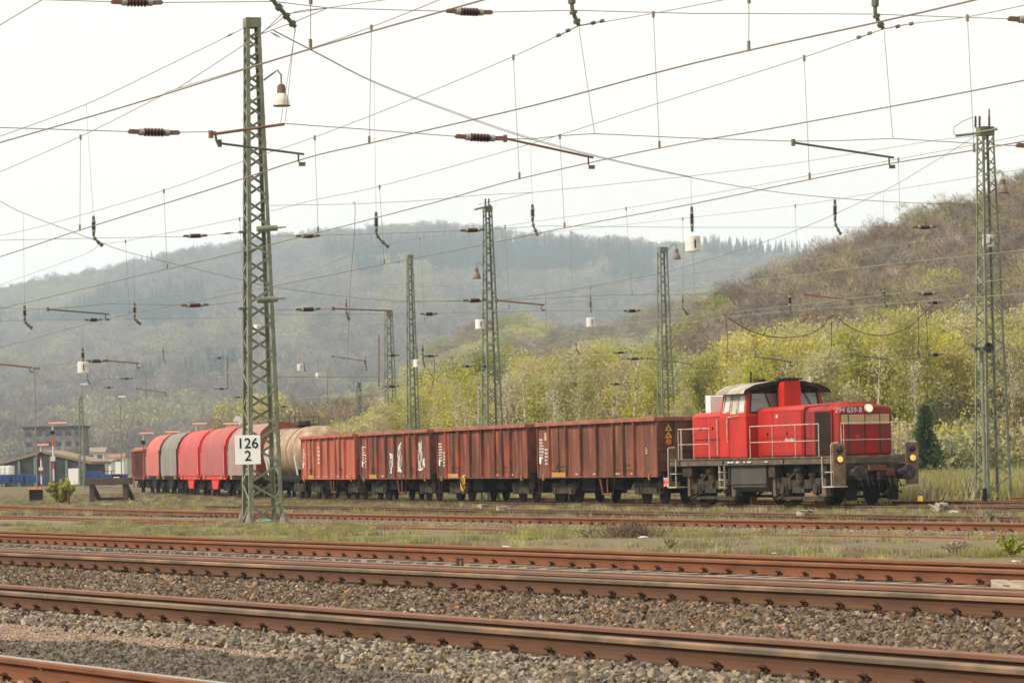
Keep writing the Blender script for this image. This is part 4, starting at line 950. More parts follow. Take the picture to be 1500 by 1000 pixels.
for py in (340, 452):
    p = local(main, at_depth(358, py, 88.8)); b = MB(); b.box(p.x - .14, p.x + .10, p.y - .08, p.y + .08, p.z - .03, p.z + .03); b.cyl(p + Vector((0, 0, -.18)), p + Vector((0, 0, .03)), .045, 8); b.build('wire_anchor', 'fitting_green', main)
for i, (sx, sy) in enumerate(((-1, -1), (1, -1), (1, 1), (-1, 1))):
    b = MB(); x, y = sx * .44, sy * .44
    b.lathe([(-.45, .17), (-.05, .14), (.14, .075), (.22, .05)], (x, y, 0), (0, 0, 1), 8); b.build('foot_block', 'concrete', main)
b = MB(); b.box(.445, .53, -.2, -.05, .5, .72); b.build('junction_box', 'mast_green', main)
# number board
bc = at_depth(363, 658.5, 88.15)
sg = empty('number_board', bc, R(6), 'white number board reading 126 over 2 fixed to the tall mast', 'sign')
b = MB(); b.box(-.315, .315, -.012, .012, -.36, .36); b.build('board', 'sign_white', sg, bevel=.004)
text_mesh('126', .36, 'black', 'numerals', sg, Matrix.Translation((0, -.017, .15)) @ Matrix.Rotation(R(90), 4, 'X'), .002, bold=.003)
text_mesh('2', .36, 'black', 'numerals', sg, Matrix.Translation((.0, -.017, -.16)) @ Matrix.Rotation(R(90), 4, 'X'), .002, bold=.003)
b = MB(); b.box(-.25, .35, .012, .05, .2, .25); b.box(-.25, .35, .012, .05, -.25, -.2); b.build('bracket', 'mast_green', sg)

# the other masts: (x of foot, y of top, depth, base y guess)
def far_mast(px_top, py_top, d, label, wb, wt, panels, ground=-.4, rz=R(22), m='mast_green_far', fine=False, **k):
    p = at_depth(px_top, py_top, d); h = p.z - ground
    x = p.x; return lattice_mast(Vector((x, d, ground)), h, wb, wt, rz, label, panels, fine, m, **k)
rm = far_mast(1443, 186, 119, 'green lattice mast at the right edge with a loudspeaker post before it', .92, .42, 26, leg=.085, lace=.045, ground=.0, m='mast_green')
mm = far_mast(714, 303, 158, 'green lattice mast with a bell lamp rising behind the second wagon', .9, .32, 27, leg=.085, lace=.045)
m3 = far_mast(970, 362, 190, 'green lattice mast with a bell lamp on its right, behind the first wagon', .85, .42, 21, leg=.085, lace=.045)
m4 = far_mast(600, 373, 193, 'slim green lattice mast behind the graffiti wagon', .68, .28, 27, leg=.08, lace=.045)
m5 = far_mast(569, 456, 250, 'pale far lattice mast left of the slim mast', .85, .46, 18, leg=.08, lace=.05)
m6 = far_mast(118, 640 - 60, 420, 'faint far lattice mast above the shed at the left', .8, .4, 12)
m7 = far_mast(525, 560, 330, 'faint far lattice mast behind the orange wagon', .8, .4, 10)
bell_lamp(mm, local(mm, at_depth(712, 400, 157.6)), local(mm, at_depth(705, 386, 157.6)), local(mm, at_depth(698, 392, 157.6)), .72)
bell_lamp(m3, local(m3, at_depth(977, 368, 189.6)), local(m3, at_depth(984, 359, 189.6)), local(m3, at_depth(991, 364, 189.6)), .85)
bell_lamp(rm, local(rm, at_depth(1453, 260, 118.6)), local(rm, at_depth(1462, 252, 118.6)), local(rm, at_depth(1469, 262, 118.6)), .7)
# insulator stack and horns on mast heads
def mast_horns(mast, pxs, d, py, ph):
    for px in pxs:
        a_, b_ = local(mast, at_depth(px, py, d)), local(mast, at_depth(px, py - ph, d)); b = MB()
        n = 5; prof = []
        for k in range(n): prof += [(k / n, .03), (k / n + .05, .065), (k / n + .1, .03)]
        b.lathe([(f_ * (b_ - a_).length, r_) for f_, r_ in prof] + [((b_ - a_).length, .03)], a_, b_ - a_, 8); b.build('post_insulator', 'porcelain', mast)
mast_horns(rm, (1429, 1435, 1449), 118.7, 187, 17); mast_horns(mm, (711, 716), 157.7, 303, 12)
b = MB(); b.tube([local(rm, at_depth(1400, 199, 118.7)), local(rm, at_depth(1426, 196, 118.7)), local(rm, at_depth(1461, 189, 118.7))], .05, 6); b.tube([local(rm, at_depth(1449, 187, 118.7)), local(rm, at_depth(1449, 160, 118.7))], .03, 6); b.build('head_arm', 'mast_green', rm)
b = MB(); b.tube([local(rm, at_depth(x, y, 118.7)) for x, y in ((1425, 172), (1410, 178), (1398, 186), (1396, 192), (1400, 199))], .012, 5); b.build('jumper_wire', 'wire', rm)
b = MB(); b.tube([local(mm, at_depth(695, 307, 157.7)), local(mm, at_depth(720, 301, 157.7))], .05, 6); b.build('head_arm', 'mast_green_far', mm)
# loudspeaker post in front of the right mast
pb = at_height(1443, 737, -.3); pt = at_depth(1443, 515, pb.y)
lsp = empty('loudspeaker_post', pb, 0, 'rusty post with two horn loudspeakers and a black foot', 'post')
hh = pt.z - pb.z; b = MB(); b.cyl((0, 0, .5), (0, 0, hh), .062, 12); b.build('pole', 'mast_green', lsp, smooth=40); b = MB(); b.cyl((0, 0, 0), (0, 0, .5), .075, 12); b.build('pole_foot', 'black', lsp, smooth=40)
for sx, ax in ((-1, (-.9, -.3, 0)), (1, (.5, -.86, 0))):
    b = MB(); b.lathe([(0, .05), (.12, .07), (.2, .10), (.28, .16), (.30, .18), (.29, .14), (.2, .06)], (sx * .04, 0, hh + .12), ax, 16); b.build('horn', 'fitting_green' if sx < 0 else 'buffer_black', lsp, smooth=40)
b = MB(); b.box(-.1, .1, -.08, .08, hh, hh + .1); b.build('bracket', 'mast_green', lsp)

# ---------------------------------------------------------------- overhead wires
K_ = math.tan(TH)
def wire_material(d): return 'wire' if d < 95 else 'wire_patina'
def smooth_line(P, n=5):
    if len(P) < 3: return P
    out = []
    for i in range(len(P) - 1):
        p0, p1, p2, p3 = P[max(i - 1, 0)], P[i], P[i + 1], P[min(i + 2, len(P) - 1)]
        for k in range(n):
            t_ = k / n; out.append(.5 * ((2 * p1) + (p2 - p0) * t_ + (2 * p0 - 5 * p1 + 4 * p2 - p3) * t_ ** 2 + (3 * p1 - p0 - 3 * p2 + p3) * t_ ** 3))
    out.append(P[-1]); return out
# longitudinal sets: contact wire at even height above the rails, catenary in the same vertical plane, droppers between
def contact_set(label, cpx, zc, mess, drops, rc=.0085, rm_=.0055, m='wire', ext=True):
    t = empty('overhead_line', (0, 0, 0), 0, label, 'overhead line', 'overhead lines along the tracks')
    C = [at_height(x, y, zc) for x, y in cpx]
    a_, b_ = C[0], C[-1]
    k = (b_.x - a_.x) / (b_.y - a_.y); 
    def plane(px, py):
        r0, r1 = ray(px, py); d = (a_.x - k * a_.y) / (r0 - k); return Vector((r0 * d, d, CAMZ + r1 * d))
    P = [plane(x, y) for x, y in cpx]
    if ext:
        P = [P[0] + (P[0] - P[-1]) * .12] + P + [P[-1] + (P[-1] - P[0]) * .12]
    b = MB(); b.tube(smooth_line(P), rc * .88, 6); b.build('contact_wire', m, t)
    for mp in mess:
        Q = [plane(x, y) for x, y in mp]; b = MB(); b.tube(smooth_line(Q), rm_, 6); b.build('messenger_wire', m, t)
    for (x0, y0, x1, y1) in drops:
        p, q = plane(x0, y0), plane(x1, y1); b = MB(); b.tube([p, q], .0042, 5)
        b.cyl(p + Vector((0, 0, -.06)), p + Vector((0, 0, .03)), .022, 6); b.cyl(q + Vector((0, 0, -.01)), q + Vector((0, 0, .10)), .02, 6); b.build('dropper', m, t)
    return t, plane
contact_set('overhead line running from the upper left corner across the mast top', [(0, 209), (200, 151), (455, 72), (705, 1)], 5.65,
            [[(-20, 49), (0, 37), (62, 0), (75, -8)]], [(455, -2, 455, 72)], rc=.0095)
contact_set('thick overhead line sweeping up to the top right corner', [(0, 376), (117, 337), (300, 280), (444, 233), (541, 210), (780, 155), (960, 107), (1097, 74), (1425, 1)], 5.65,
            [[(-20, 260), (0, 252), (118, 200), (232, 143), (260, 130), (455, 71), (544, 40), (644, 0), (670, -10)], [(260, 130), (356, 67), (400, 37), (432, 18), (480, 12), (520, 6), (565, 0)]],
            [(118, 200, 117, 337), (544, 40, 541, 210), (1097, -3, 1097, 74)], rc=.0105)
contact_set('overhead line above the orange track with a sagging carrier wire', [(0, 452), (245, 394), (398, 358), (624, 300), (761, 262), (966, 217), (1160, 183), (1500, 118)], 5.60,
            [[(-20, 350), (0, 345), (66, 330), (240, 279), (357, 236), (461, 201), (600, 147), (752, 83), (845, 39)], [(845, 39), (957, 20), (1060, 0), (1100, -8)]],
            [(240, 279, 245, 394), (461, 201, 466, 340), (752, 83, 761, 262), (957, 20, 966, 217)], rc=.0095)
contact_set('overhead line crossing the tall mast at mid height', [(0, 508.6), (129, 474), (190, 460), (354, 428), (564, 387), (720, 356), (827, 334), (1013, 299), (1186, 263), (1308, 239), (1500, 207)], 5.45,
            [[(-20, 425), (37, 404), (123, 373), (148, 358), (184, 353), (351, 320), (465, 292), (556, 273), (770, 213), (960, 153), (1178, 84), (1293, 43)], [(1293, 43), (1335, 35), (1417, 25), (1510, 6)]],
            [(184, 353, 190, 460), (351, 320, 357, 428), (556, 273, 563, 387), (820, 199, 827, 334), (1178, 84, 1186, 263), (1417, 25, 1427, 222)], rc=.0095)
contact_set('overhead line above the brown track passing behind the middle masts', [(100, 541), (354, 494), (540, 466), (700, 463), (760, 455), (982, 428), (1160, 406), (1500, 367)][0:2] + [(622, 468), (746, 452), (926, 433), (982, 426), (1160, 404), (1320, 385), (1500, 366)], 5.35,
            [[(-20, 460), (200, 440), (404, 412), (523, 369), (571, 358), (615, 349), (760, 328), (917, 305), (1063, 280), (1316, 233), (1430, 212), (1510, 196)]],
            [(615, 349, 622, 470), (740, 331, 746, 452), (917, 305, 926, 433), (1316, 233, 1320, 385)], rc=.009, m='wire_patina')
contact_set('overhead line above the dark siding', [(760, 490), (1100, 454), (1250, 437), (1434, 414), (1510, 404)], 5.3,
            [[(700, 352), (829, 338), (1000, 320), (1165, 301), (1292, 281), (1510, 246)]], [(836, 340, 839, 482), (1165, 301, 1169, 447), (1000, 320, 1003, 465)], rc=.009, m='wire_patina')
contact_set('overhead line above the train, right part', [(560, 506), (760, 500), (1100, 461), (1292, 446), (1510, 429)], 5.25,
            [[(560, 422), (700, 420), (760, 436), (926, 412), (1160, 383), (1329, 356), (1434, 344), (1510, 332)]], [(865, 421, 868, 488)], rc=.010, m='wire_patina')
contact_set('thin low overhead line behind the locomotive cab', [(400, 586), (760, 562), (1100, 547), (1247, 533), (1367, 520), (1510, 513)], 5.25, [[(760, 535), (960, 528), (1172, 521), (1310, 509), (1510, 490)]], [], rc=.012, m='wire_patina')
contact_set('thin overhead line over the birch tops', [(560, 572), (700, 556), (900, 546), (1040, 542)], 5.25, [[(560, 520), (760, 500), (900, 492), (1130, 484), (1292, 451)]], [], rc=.012, m='wire_patina')
contact_set('faint overhead lines over the tail of the train', [(0, 598), (180, 592), (354, 588), (560, 576)], 5.25, [[(0, 566), (180, 556), (354, 548), (560, 536)]], [(180, 556, 181, 592)], rc=.012, m='wire_patina')

# insulators
def insulator_mesh(n=6, length=.62, r=.06):
    b = MB(); L_ = length / 2
    prof = [(-L_ * .55, .035)]
    for k in range(n):
        a_ = -L_ * .5 + L_ * 1.0 * k / n; prof += [(a_, .032), (a_ + .012, r), (a_ + .028, r), (a_ + L_ / n - .008, .032)]
    prof.append((L_ * .55, .032))
    b.lathe(prof, (0, 0, 0), (1, 0, 0), 10, 0)
    for s_ in (-1, 1):
        b.cyl((s_ * L_ * .52, 0, 0), (s_ * L_ * .74, 0, 0), .048, 10, mi=1)
        b.prism([(L_ * .74, -.03), (L_ * 1.22, -.025), (L_ * 1.3, 0), (L_ * 1.2, .035), (L_ * .74, .03)], lambda u, v, w: (s_ * u, w, v), -.022, .022, 2)
    return b
INS = insulator_mesh().mesh('insulator', ['porcelain', 'fitting_grey', 'fitting_rust'])
INS_G = insulator_mesh().mesh('insulator', ['porcelain', 'fitting_grey', 'fitting_green'])
WT = MB().lathe([(0, .19), (.0, .205), (.19, .205), (.19, .195), (.20, .195), (.20, .205), (.40, .205), (.41, .18)], (0, 0, -.2), (0, 0, 1), 18).mesh('weight', 'weight_white'); WT.set_sharp_from_angle(angle=R(40))
WTS = MB().box(-.018, .018, -.212, -.19, -.12, .10).mesh('weight_slot', 'black')
def aim(o, a_, b_):
    o.rotation_euler = (b_ - a_).to_track_quat('X', 'Z').to_euler(); return o
class Span:
    def __init__(s, label, c, k=K_):
        s.c, s.k = c, k; s.t = empty('cross_span', (0, 0, 0), 0, label, 'cross span', 'wire cross spans between the masts')
    def p(s, x, y): return at_plane(x, y, s.c, s.k)
    def line(s, pts_, r=.006, m='wire', name='span_wire', sm=False):
        P = [s.p(x, y) for x, y in pts_]; b = MB(); b.tube(smooth_line(P) if sm else P, r, 6); return b.build(name, m, s.t)
    def ins(s, x0, y0, x1, y1, green=False, k=1.0):
        a_, b_ = s.p(x0, y0), s.p(x1, y1); o = inst('insulator', INS_G if green else INS, s.t, (a_ + b_) / 2, 0, 1.0); q = (b_ - a_).length / .81 if k == 1 else k; o.scale = (q, max(q, 1.0) if q > .5 else q, max(q, 1.0) if q > .5 else q); return aim(o, a_, b_)
    def arm(s, x0, y0, x1, y1, r=.02, m='fitting_rust', clamp=True):
        a_, b_ = s.p(x0, y0), s.p(x1, y1); b = MB(); b.tube([a_, b_], r, 8); b.cyl(a_ + Vector((0, 0, -.05)), a_ + Vector((0, 0, .05)), r * 1.7, 8)
        if clamp: b.tube([b_ - (b_ - a_).normalized() * .08, b_ - (b_ - a_).normalized() * .08 + Vector((0, 0, -.12))], r * .8, 6); b.box(b_.x - .07, b_.x + .02, b_.y - .03, b_.y + .03, b_.z - .16, b_.z - .11)
        b.build('steady_arm', m, s.t)
    def hanger(s, x, y0, y1, y2, x3, y3, m='fitting_green', top=True, xt=None):      # wire y0-y1, insulator y1-y2, curved fitting to x3,y3
        if top: s.line([(xt or x - 1, y0), (x, y1)], .004, m='wire', name='hanger_wire')
        s.ins(x, y1, x + .3, y2, True)
        P = [s.p(x + .3, y2), s.p(x + (x3 - x) * .15, y2 + (y3 - y2) * .25), s.p(x + (x3 - x) * .6, y2 + (y3 - y2) * .7), s.p(x3, y3)]
        b = MB(); b.tube(P, .026, 6)
        for q in P[1:]: b.cyl(q + Vector((-.03, 0, -.03)), q + Vector((.03, 0, .03)), .04, 6)
        b.build('hanger_fitting', m, s.t)
    def weight(s, x, y, k=1.0):
        p = s.p(x, y); o = inst('weight', WT, s.t, p, 0, k); i_ = inst('weight_slot', WTS, o, (0.05, 0, 0))
H0 = Span('nearest wire cross span with large ribbed insulators near the top edge', 50)
H0.line([(-40, -2), (65, 0), (165, 3)]); H0.ins(162, 3.2, 239, 4.5); H0.line([(238, 4), (400, 2.5), (480, 12), (655, 17)]); H0.ins(653, 16.5, 722, 19); H0.line([(720, 18), (840, 15.5), (1012, 20), (1160, 20.5), (1275, 21), (1478, 28)]); H0.ins(1476, 28, 1552, 31)
H0.line([(-40, 186), (0, 187), (190, 193)]); H0.ins(187, 193, 264, 195); H0.line([(262, 194), (316, 193)]); H0.line([(415, 181), (540, 190), (668, 200)]); H0.ins(666, 200, 740, 203.5)
H0.line([(738, 203), (777, 204), (820, 199), (871, 196), (1000, 202), (1160, 207), (1235, 206), (1308, 203), (1490, 214)]); H0.ins(1488, 213, 1560, 216)
H0.arm(309, 197, 416, 182, .02, clamp=False); H0.line([(315, 193), (317, 206), (321, 214)], .018, 'fitting_rust', 'drop_bracket'); H0.arm(322, 210, 445, 226, .016, 'fitting_green')
H0.arm(740, 203, 869, 231, .017); H0.arm(1162, 209, 1309, 231, .017, 'fitting_green')
for P3 in ([(399, -6), (402, 4), (415, 18), (424, 30), (433, 40)], [(837, -8), (838, 12), (842, 25), (848, 38)], [(1282, -8), (1282, 18), (1286, 30), (1294, 43)]):
    b = MB(); Q = [H0.p(x, y) for x, y in P3]; b.tube(Q, .03, 7)
    for q, w in zip(Q, Q[1:]): m_ = (q + w) / 2; b.cyl(m_ - (w - q) * .18, m_ + (w - q) * .18, .055, 8)
    b.build('suspension_chain', 'fitting_green', H0.t)
for x, y in ((818, 52), (832, 45), (869, 34), (882, 31), (1258, 55), (1274, 49), (1315, 39), (1335, 35)):
    p = H0.p(x, y); b = MB(); b.cyl(p - Vector((.03, 0, .01)), p + Vector((.03, 0, .01)), .028, 6); b.build('wire_clamp', 'fitting_green', H0.t)
H0.line([(818, 53), (848, 38), (882, 31)], .007); H0.line([(1258, 55), (1294, 43), (1335, 35)], .007)
H0.line([(848, 40), (871, 196)], .0045); H0.line([(1295, 45), (1308, 203)], .0045); H0.line([(432, 42), (418, 178)], .004); H0.line([(433, 42), (411, 180)], .004)
H0.line([(383, 50), (412, 22), (480, 12)], .006); H0.line([(383, 50), (433, 32), (480, 12)], .006)
H1 = Span('wire cross span hung from the tall number board mast', MAIN.y - K_ * MAIN.x)
H1.line([(-60, 222), (0, 200), (126, 153), (240, 99), (357, 42)], .009, sm=True); H1.line([(400, 45), (456, 74), (548, 121), (660, 164), (777, 204), (900, 236), (1012, 260), (1120, 279), (1223, 290), (1330, 297), (1430, 300), (1530, 304)], .009, 'wire', sm=True)
H1.line([(400, 44), (456, 73), (548, 119.5), (660, 162), (777, 202), (900, 234.5), (1012, 259)], .007, 'wire', sm=True)
H1.ins(332, 54, 341, 49.5, k=.35); H1.ins(399, 49, 408, 54, k=.35)
H1.hanger(137, 153, 316, 346, 149, 359, xt=126); H1.hanger(551, 121, 310, 342, 568, 361, xt=548); H1.hanger(780, 204, 299, 325, 787, 343, xt=777); H1.hanger(1223, 290, 292, 325, 1231, 342)
H1.line([(1012, 260), (1013, 302)], .004); H1.ins(1013, 302, 1014, 340, True); H1.weight(1015, 357); H1.line([(1015, 366), (1017, 428)], .009, 'fitting_grey', 'hanger_wire')
H1.line([(-40, 353), (0, 352), (133, 349), (270, 346.5)]); H1.ins(268, 346, 304, 345); H1.line([(302, 345), (330, 342), (357, 340)]); H1.ins(327, 342.5, 340, 341, k=.4)
H1.line([(398, 346), (435, 345.5)]); H1.ins(433, 346, 469, 345.5, True); H1.line([(467, 345), (570, 342), (680, 338)]); H1.ins(674, 338, 710, 336.5, True); H1.line([(708, 336), (800, 331), (1000, 333), (1160, 333), (1340, 333)]); H1.ins(1337, 333, 1372, 332.5, True); H1.line([(1370, 332), (1510, 318)])
H1.line([(-40, 452), (0, 451), (75, 453), (160, 445), (268, 447)]); H1.ins(265, 447.5, 306, 446.5, True); H1.line([(304, 447), (340, 443), (355, 441)]); H1.line([(398, 454.5), (435, 453)]); H1.ins(433, 453.5, 470, 452.5, True); H1.line([(468, 453), (490, 452)])
H1.arm(488, 452, 574, 455); H1.arm(70, 453, 159, 460, .02, 'fitting_green'); H1.line([(574, 443), (680, 440)]); H1.ins(678, 440.5, 713, 439.5, True); H1.line([(711, 440), (728, 440), (900, 432), (1160, 430)]); H1.arm(728, 440, 797, 446.5)
H2 = Span('wire cross span sagging from the right edge mast to the left', 119 - K_ * rm.location.x)
H2.line([(-40, 282), (0, 295), (34, 312), (137, 351), (197, 372), (354, 410), (404, 421), (530, 437), (620, 441), (700, 440), (760, 436), (923, 409), (1000, 392), (1160, 340), (1292, 281), (1360, 242), (1422, 204), (1434, 197)], .009, 'wire_patina', sm=True)
H2.hanger(36, 312, 447, 470, 46, 480, xt=34); H2.hanger(197, 372, 443, 466, 205, 474); H2.hanger(1000, 392, 432, 450, 1007, 460); H2.hanger(1157, 341, 428, 452, 1158, 456); H2.hanger(1295, 281, 422, 440, 1299, 449)
H2.hanger(507, 405, 437, 456, 511, 467, top=False); H2.line([(517, 298), (520, 299), (519, 345), (513, 420), (509, 535)], .012, 'wire_patina', 'jumper_wire', sm=True)
H2.line([(-40, 536), (0, 534), (47, 538), (125, 529)], .006, 'wire_patina'); H2.arm(-2, 533, 47, 538, .022); H2.ins(126, 529, 156, 528.5, True); H2.arm(156, 528, 204, 532, .02)
H2.line([(-40, 470), (0, 470), (124, 468)], .006, 'wire_patina'); H2.ins(124, 468.5, 150, 468, True); H2.line([(150, 468), (355, 465), (404, 461), (616, 459)], .006, 'wire_patina'); H2.ins(616, 460, 641, 459.5, True); H2.line([(640, 459), (800, 455), (912, 455)], .006, 'wire_patina'); H2.ins(913, 455.5, 938, 455, True); H2.line([(938, 455), (1100, 450), (1345, 430)], .006, 'wire_patina'); H2.ins(1343, 430.5, 1375, 429.5); H2.line([(1375, 429), (1510, 424)], .006, 'wire_patina')
H2.ins(1360, 443.5, 1378, 443, True); H2.line([(1378, 443), (1510, 438)], .006, 'wire_patina'); H2.line([(1000, 529), (1360, 519)], .006, 'wire_patina'); H2.ins(1360, 519.5, 1380, 519, True); H2.line([(1380, 519), (1510, 513)], .006, 'wire_patina')
H2.arm(1178, 431, 1249, 439.5, .022); H2.arm(1246, 519, 1302, 526, .02, 'fitting_green'); H2.arm(1106, 522, 1161, 530, .02, 'fitting_green')
H2.line([(1060, 461), (1100, 485), (1140, 494), (1180, 491), (1205, 478), (1220, 462), (1250, 482), (1290, 491.5), (1330, 480), (1352, 460), (1366, 447)], .016, 'rail_dark', 'slack_cable', sm=True)
H2.line([(1063, 463), (1066, 500), (1064, 531)], .013, 'rail_dark', 'hanging_cable', sm=True); H2.line([(1217, 463), (1218, 505), (1212, 528)], .013, 'rail_dark', 'hanging_cable', sm=True); H2.line([(1345, 448), (1346, 523)], .012, 'rail_dark', 'hanging_cable'); H2.line([(1356, 448), (1360, 522)], .012, 'rail_dark', 'hanging_cable'); H2.line([(1422, 310), (1398, 375), (1372, 426)], .010, 'wire_patina', 'anchor_wire')
H2.weight(1448, 353); H2.line([(700, 300), (780, 282), (1012, 258), (1160, 240), (1375, 205), (1440, 198)], .008, 'wire_patina', 'feeder_wire'); H2.line([(395, 301), (520, 299), (617, 294), (700, 286), (780, 282)], .008, 'wire_patina', 'feeder_wire')
H2.line([(121, 480), (121, 510)], .004); H2.ins(121, 510, 121.4, 531, True); H2.weight(121.5, 538, .8)
H3 = Span('far wire cross span at the masts behind the wagons', 158 - K_ * mm.location.x)
H3.line([(865, 421), (865, 436)], .008, 'wire_patina'); H3.ins(865, 434, 865.5, 458, True); H3.weight(865.5, 472); H3.line([(703, 441), (703, 468)], .012, 'wire_patina'); H3.weight(703, 475)
H3.line([(799, 428), (802, 524)], .012, 'wire_patina'); H3.hanger(844, 440, 498, 510, 849, 518, top=False); H3.arm(1010 - 62, 525, 1014, 533, .02)
H3.ins(903, 516.5, 915, 516, True, .9); H3.line([(640, 524), (735, 520), (900, 516), (1140, 513)], .008, 'wire_patina'); H3.ins(917, 525.5, 943, 525, True); H3.line([(943, 525), (1010, 524)], .008, 'wire_patina')
H3.line([(560, 546), (640, 540), (895, 563), (1000, 560)][0:2], .008, 'wire_patina'); H3.ins(893, 562.5, 912, 562, True); H3.arm(487, 522, 536, 528.5, .02); H3.hanger(535, 500, 520, 527, 537, 541, top=False)
H3.line([(555, 490), (555, 566)], .035, 'fitting_rust', 'rod'); H3.ins(566, 520.5, 585, 520, True); H3.ins(563, 566, 585, 565.5, True); H3.line([(400, 552), (553, 552)], .02, 'wire_patina')
H3.hanger(619, 500, 505, 520, 622, 537, top=False); H3.ins(619, 521.5, 642, 521, True); H3.line([(636, 522), (636, 550), (631, 573)], .014, 'rail_dark', 'hanging_cable', sm=True); H3.ins(676, 536.5, 692, 536, True); H3.ins(704, 536.5, 716, 536, True)
H3.weight(611, 532, .8); H3.hanger(611, 480, 508, 520, 611.3, 524, top=False)
H4 = Span('faint farthest wire cross span over the tail wagons', 205)
H4.arm(200, 569, 244, 575, .022); H4.ins(176, 554.5, 195, 554, True); H4.ins(152, 567.5, 167, 567, True, 1); H4.line([(60, 560), (176, 554), (330, 549), (400, 545)], .009, 'wire_patina'); H4.hanger(239, 500, 509, 520, 242, 530, top=False); H4.hanger(128, 530, 545, 555, 132, 562, top=False)
H4.line([(333.5, 522), (333.5, 569)], .035, 'fitting_rust', 'rod'); H4.ins(314, 569.5, 334, 569, True); H4.ins(315, 524.5, 327, 524, True); H4.weight(440, 538, .9); H4.line([(440, 510), (440, 532)], .008); H4.weight(466, 550, .7); H4.line([(466, 527), (466, 545)], .012, 'porcelain'); H4.hanger(445, 520, 528, 535, 447, 543, top=False); H4.line([(480, 545), (480, 590)], .012, 'rail_dark'); H4.ins(342, 582, 356, 581.5, True); H4.ins(409, 595, 422, 595.5, True)
H4.line([(214, 546), (214, 586)], .012, 'fitting_green'); H4.line([(375, 470), (378, 540)], .008, 'wire_patina'); H4.weight(377, 481, 1.0)
# slender far lamp posts at the left
for x, y0, y1, lab in ((54, 540, 700, 'faint lamp post with a bell lamp far at the left edge'), (123, 563, 690, 'faint lamp post with a flat white lamp above the shed'), (178, 581, 690, 'faint lamp post with a white lamp left of the maroon wagon')):
    d = 330; b0 = at_depth(x, y1, d); b0.z = -.5; tp = at_depth(x, y0, d); t = empty('lamp_post', b0, 0, lab, 'lamp post', 'far lamp posts')
    b = MB(); b.cyl((0, 0, 0), (0, 0, tp.z - b0.z), .07, 6, .05); b.build('pole', 'mast_green_far', t); b = MB(); b.box(-.1, .5, -.2, .2, tp.z - b0.z - .05, tp.z - b0.z + .1); b.build('lamp_head', 'weight_white' if x > 60 else 'lamp_cap', t)
# ---------------------------------------------------------------- vegetation
mat('leaf_spring', (0.40, 0.375, 0.08), .6, var=.2, scale=.5, rand=.16, hue_rand=.016, spec=.1, transl=.48)
mat('leaf_yellow', (0.48, 0.405, 0.09), .6, var=.2, scale=.5, rand=.16, hue_rand=.014, spec=.1, transl=.48)
mat('leaf_green', (0.26, 0.28, 0.075), .6, var=.2, scale=.5, rand=.2, hue_rand=.015, spec=.1, transl=.45)
mat('bark_birch', (0.47, 0.44, 0.37), .7, var=.2, scale=1.5, stretch=(1, 1, 2.5), second=(0.07, 0.06, 0.05), amount=.22, scale2=2.2, stretch2=(1, 1, 3))
mat('bark_brown', (0.12, 0.09, 0.065), .9, var=.25, scale=2)
mat('twig_brown', (0.225, 0.15, 0.095), .9, var=.2, scale=.4, rand=.32, hue_rand=.02, spec=.05)
mat('twig_grey', (0.19, 0.145, 0.115), .9, var=.2, scale=.4, rand=.32, hue_rand=.015, spec=.05)
mat('twig_olive', (0.24, 0.19, 0.08), .9, var=.2, scale=.4, rand=.32, hue_rand=.015, spec=.05)
mat('needle', (0.026, 0.045, 0.022), .8, var=.25, scale=.6, rand=.3, spec=.1)
mat('needle_near', (0.085, 0.11, 0.05), .8, var=.25, scale=.6, rand=.2, spec=.1)
mat('grass_green', (0.28, 0.285, 0.06), .8, var=.2, scale=.6, rand=.35, hue_rand=.02, spec=.1, transl=.25)
mat('grass_straw', (0.26, 0.20, 0.10), .9, var=.2, scale=.6, rand=.35, hue_rand=.015, spec=.1, transl=.15)
mat('forest_floor', (0.115, 0.085, 0.055), .95, var=.35, scale=.02, second=(0.12, 0.12, 0.045), amount=.35, scale2=.015)

mat('far_twig', (0.19, 0.14, 0.105), .95, var=.2, scale=.3, rand=.2, hue_rand=.015, spec=.0)
mat('far_twig_dark', (0.125, 0.10, 0.085), .95, var=.2, scale=.3, rand=.2, hue_rand=.015, spec=.0)
mat('far_leaf', (0.26, 0.245, 0.08), .9, var=.2, scale=.3, rand=.2, hue_rand=.015, spec=.0, transl=.3)
def leaf_quad(b, p, size, rnd, mi=0, el=1.0, vertical=False):
    n = Vector((rnd.gauss(0, 1), rnd.gauss(0, 1), rnd.gauss(0, 1) * (.5 if vertical else 1))).normalized(); u = n.orthogonal().normalized(); u.rotate(Matrix.Rotation(rnd.uniform(0, 6.28), 3, n)); v = n.cross(u)
    u *= size * rnd.uniform(.7, 1.2); v *= size * el * rnd.uniform(.7, 1.2)
    b.add([p - u - v * .6, p + u * .9 - v, p + u * .8 + v * .8, p - u * .7 + v], [(0, 1, 2, 3)], mi)
def sliver(b, p, q, w, mi=0):
    d = (q - p); x = d.orthogonal().normalized() * w; b.add([p - x, p + x, q], [(0, 1, 2)], mi)
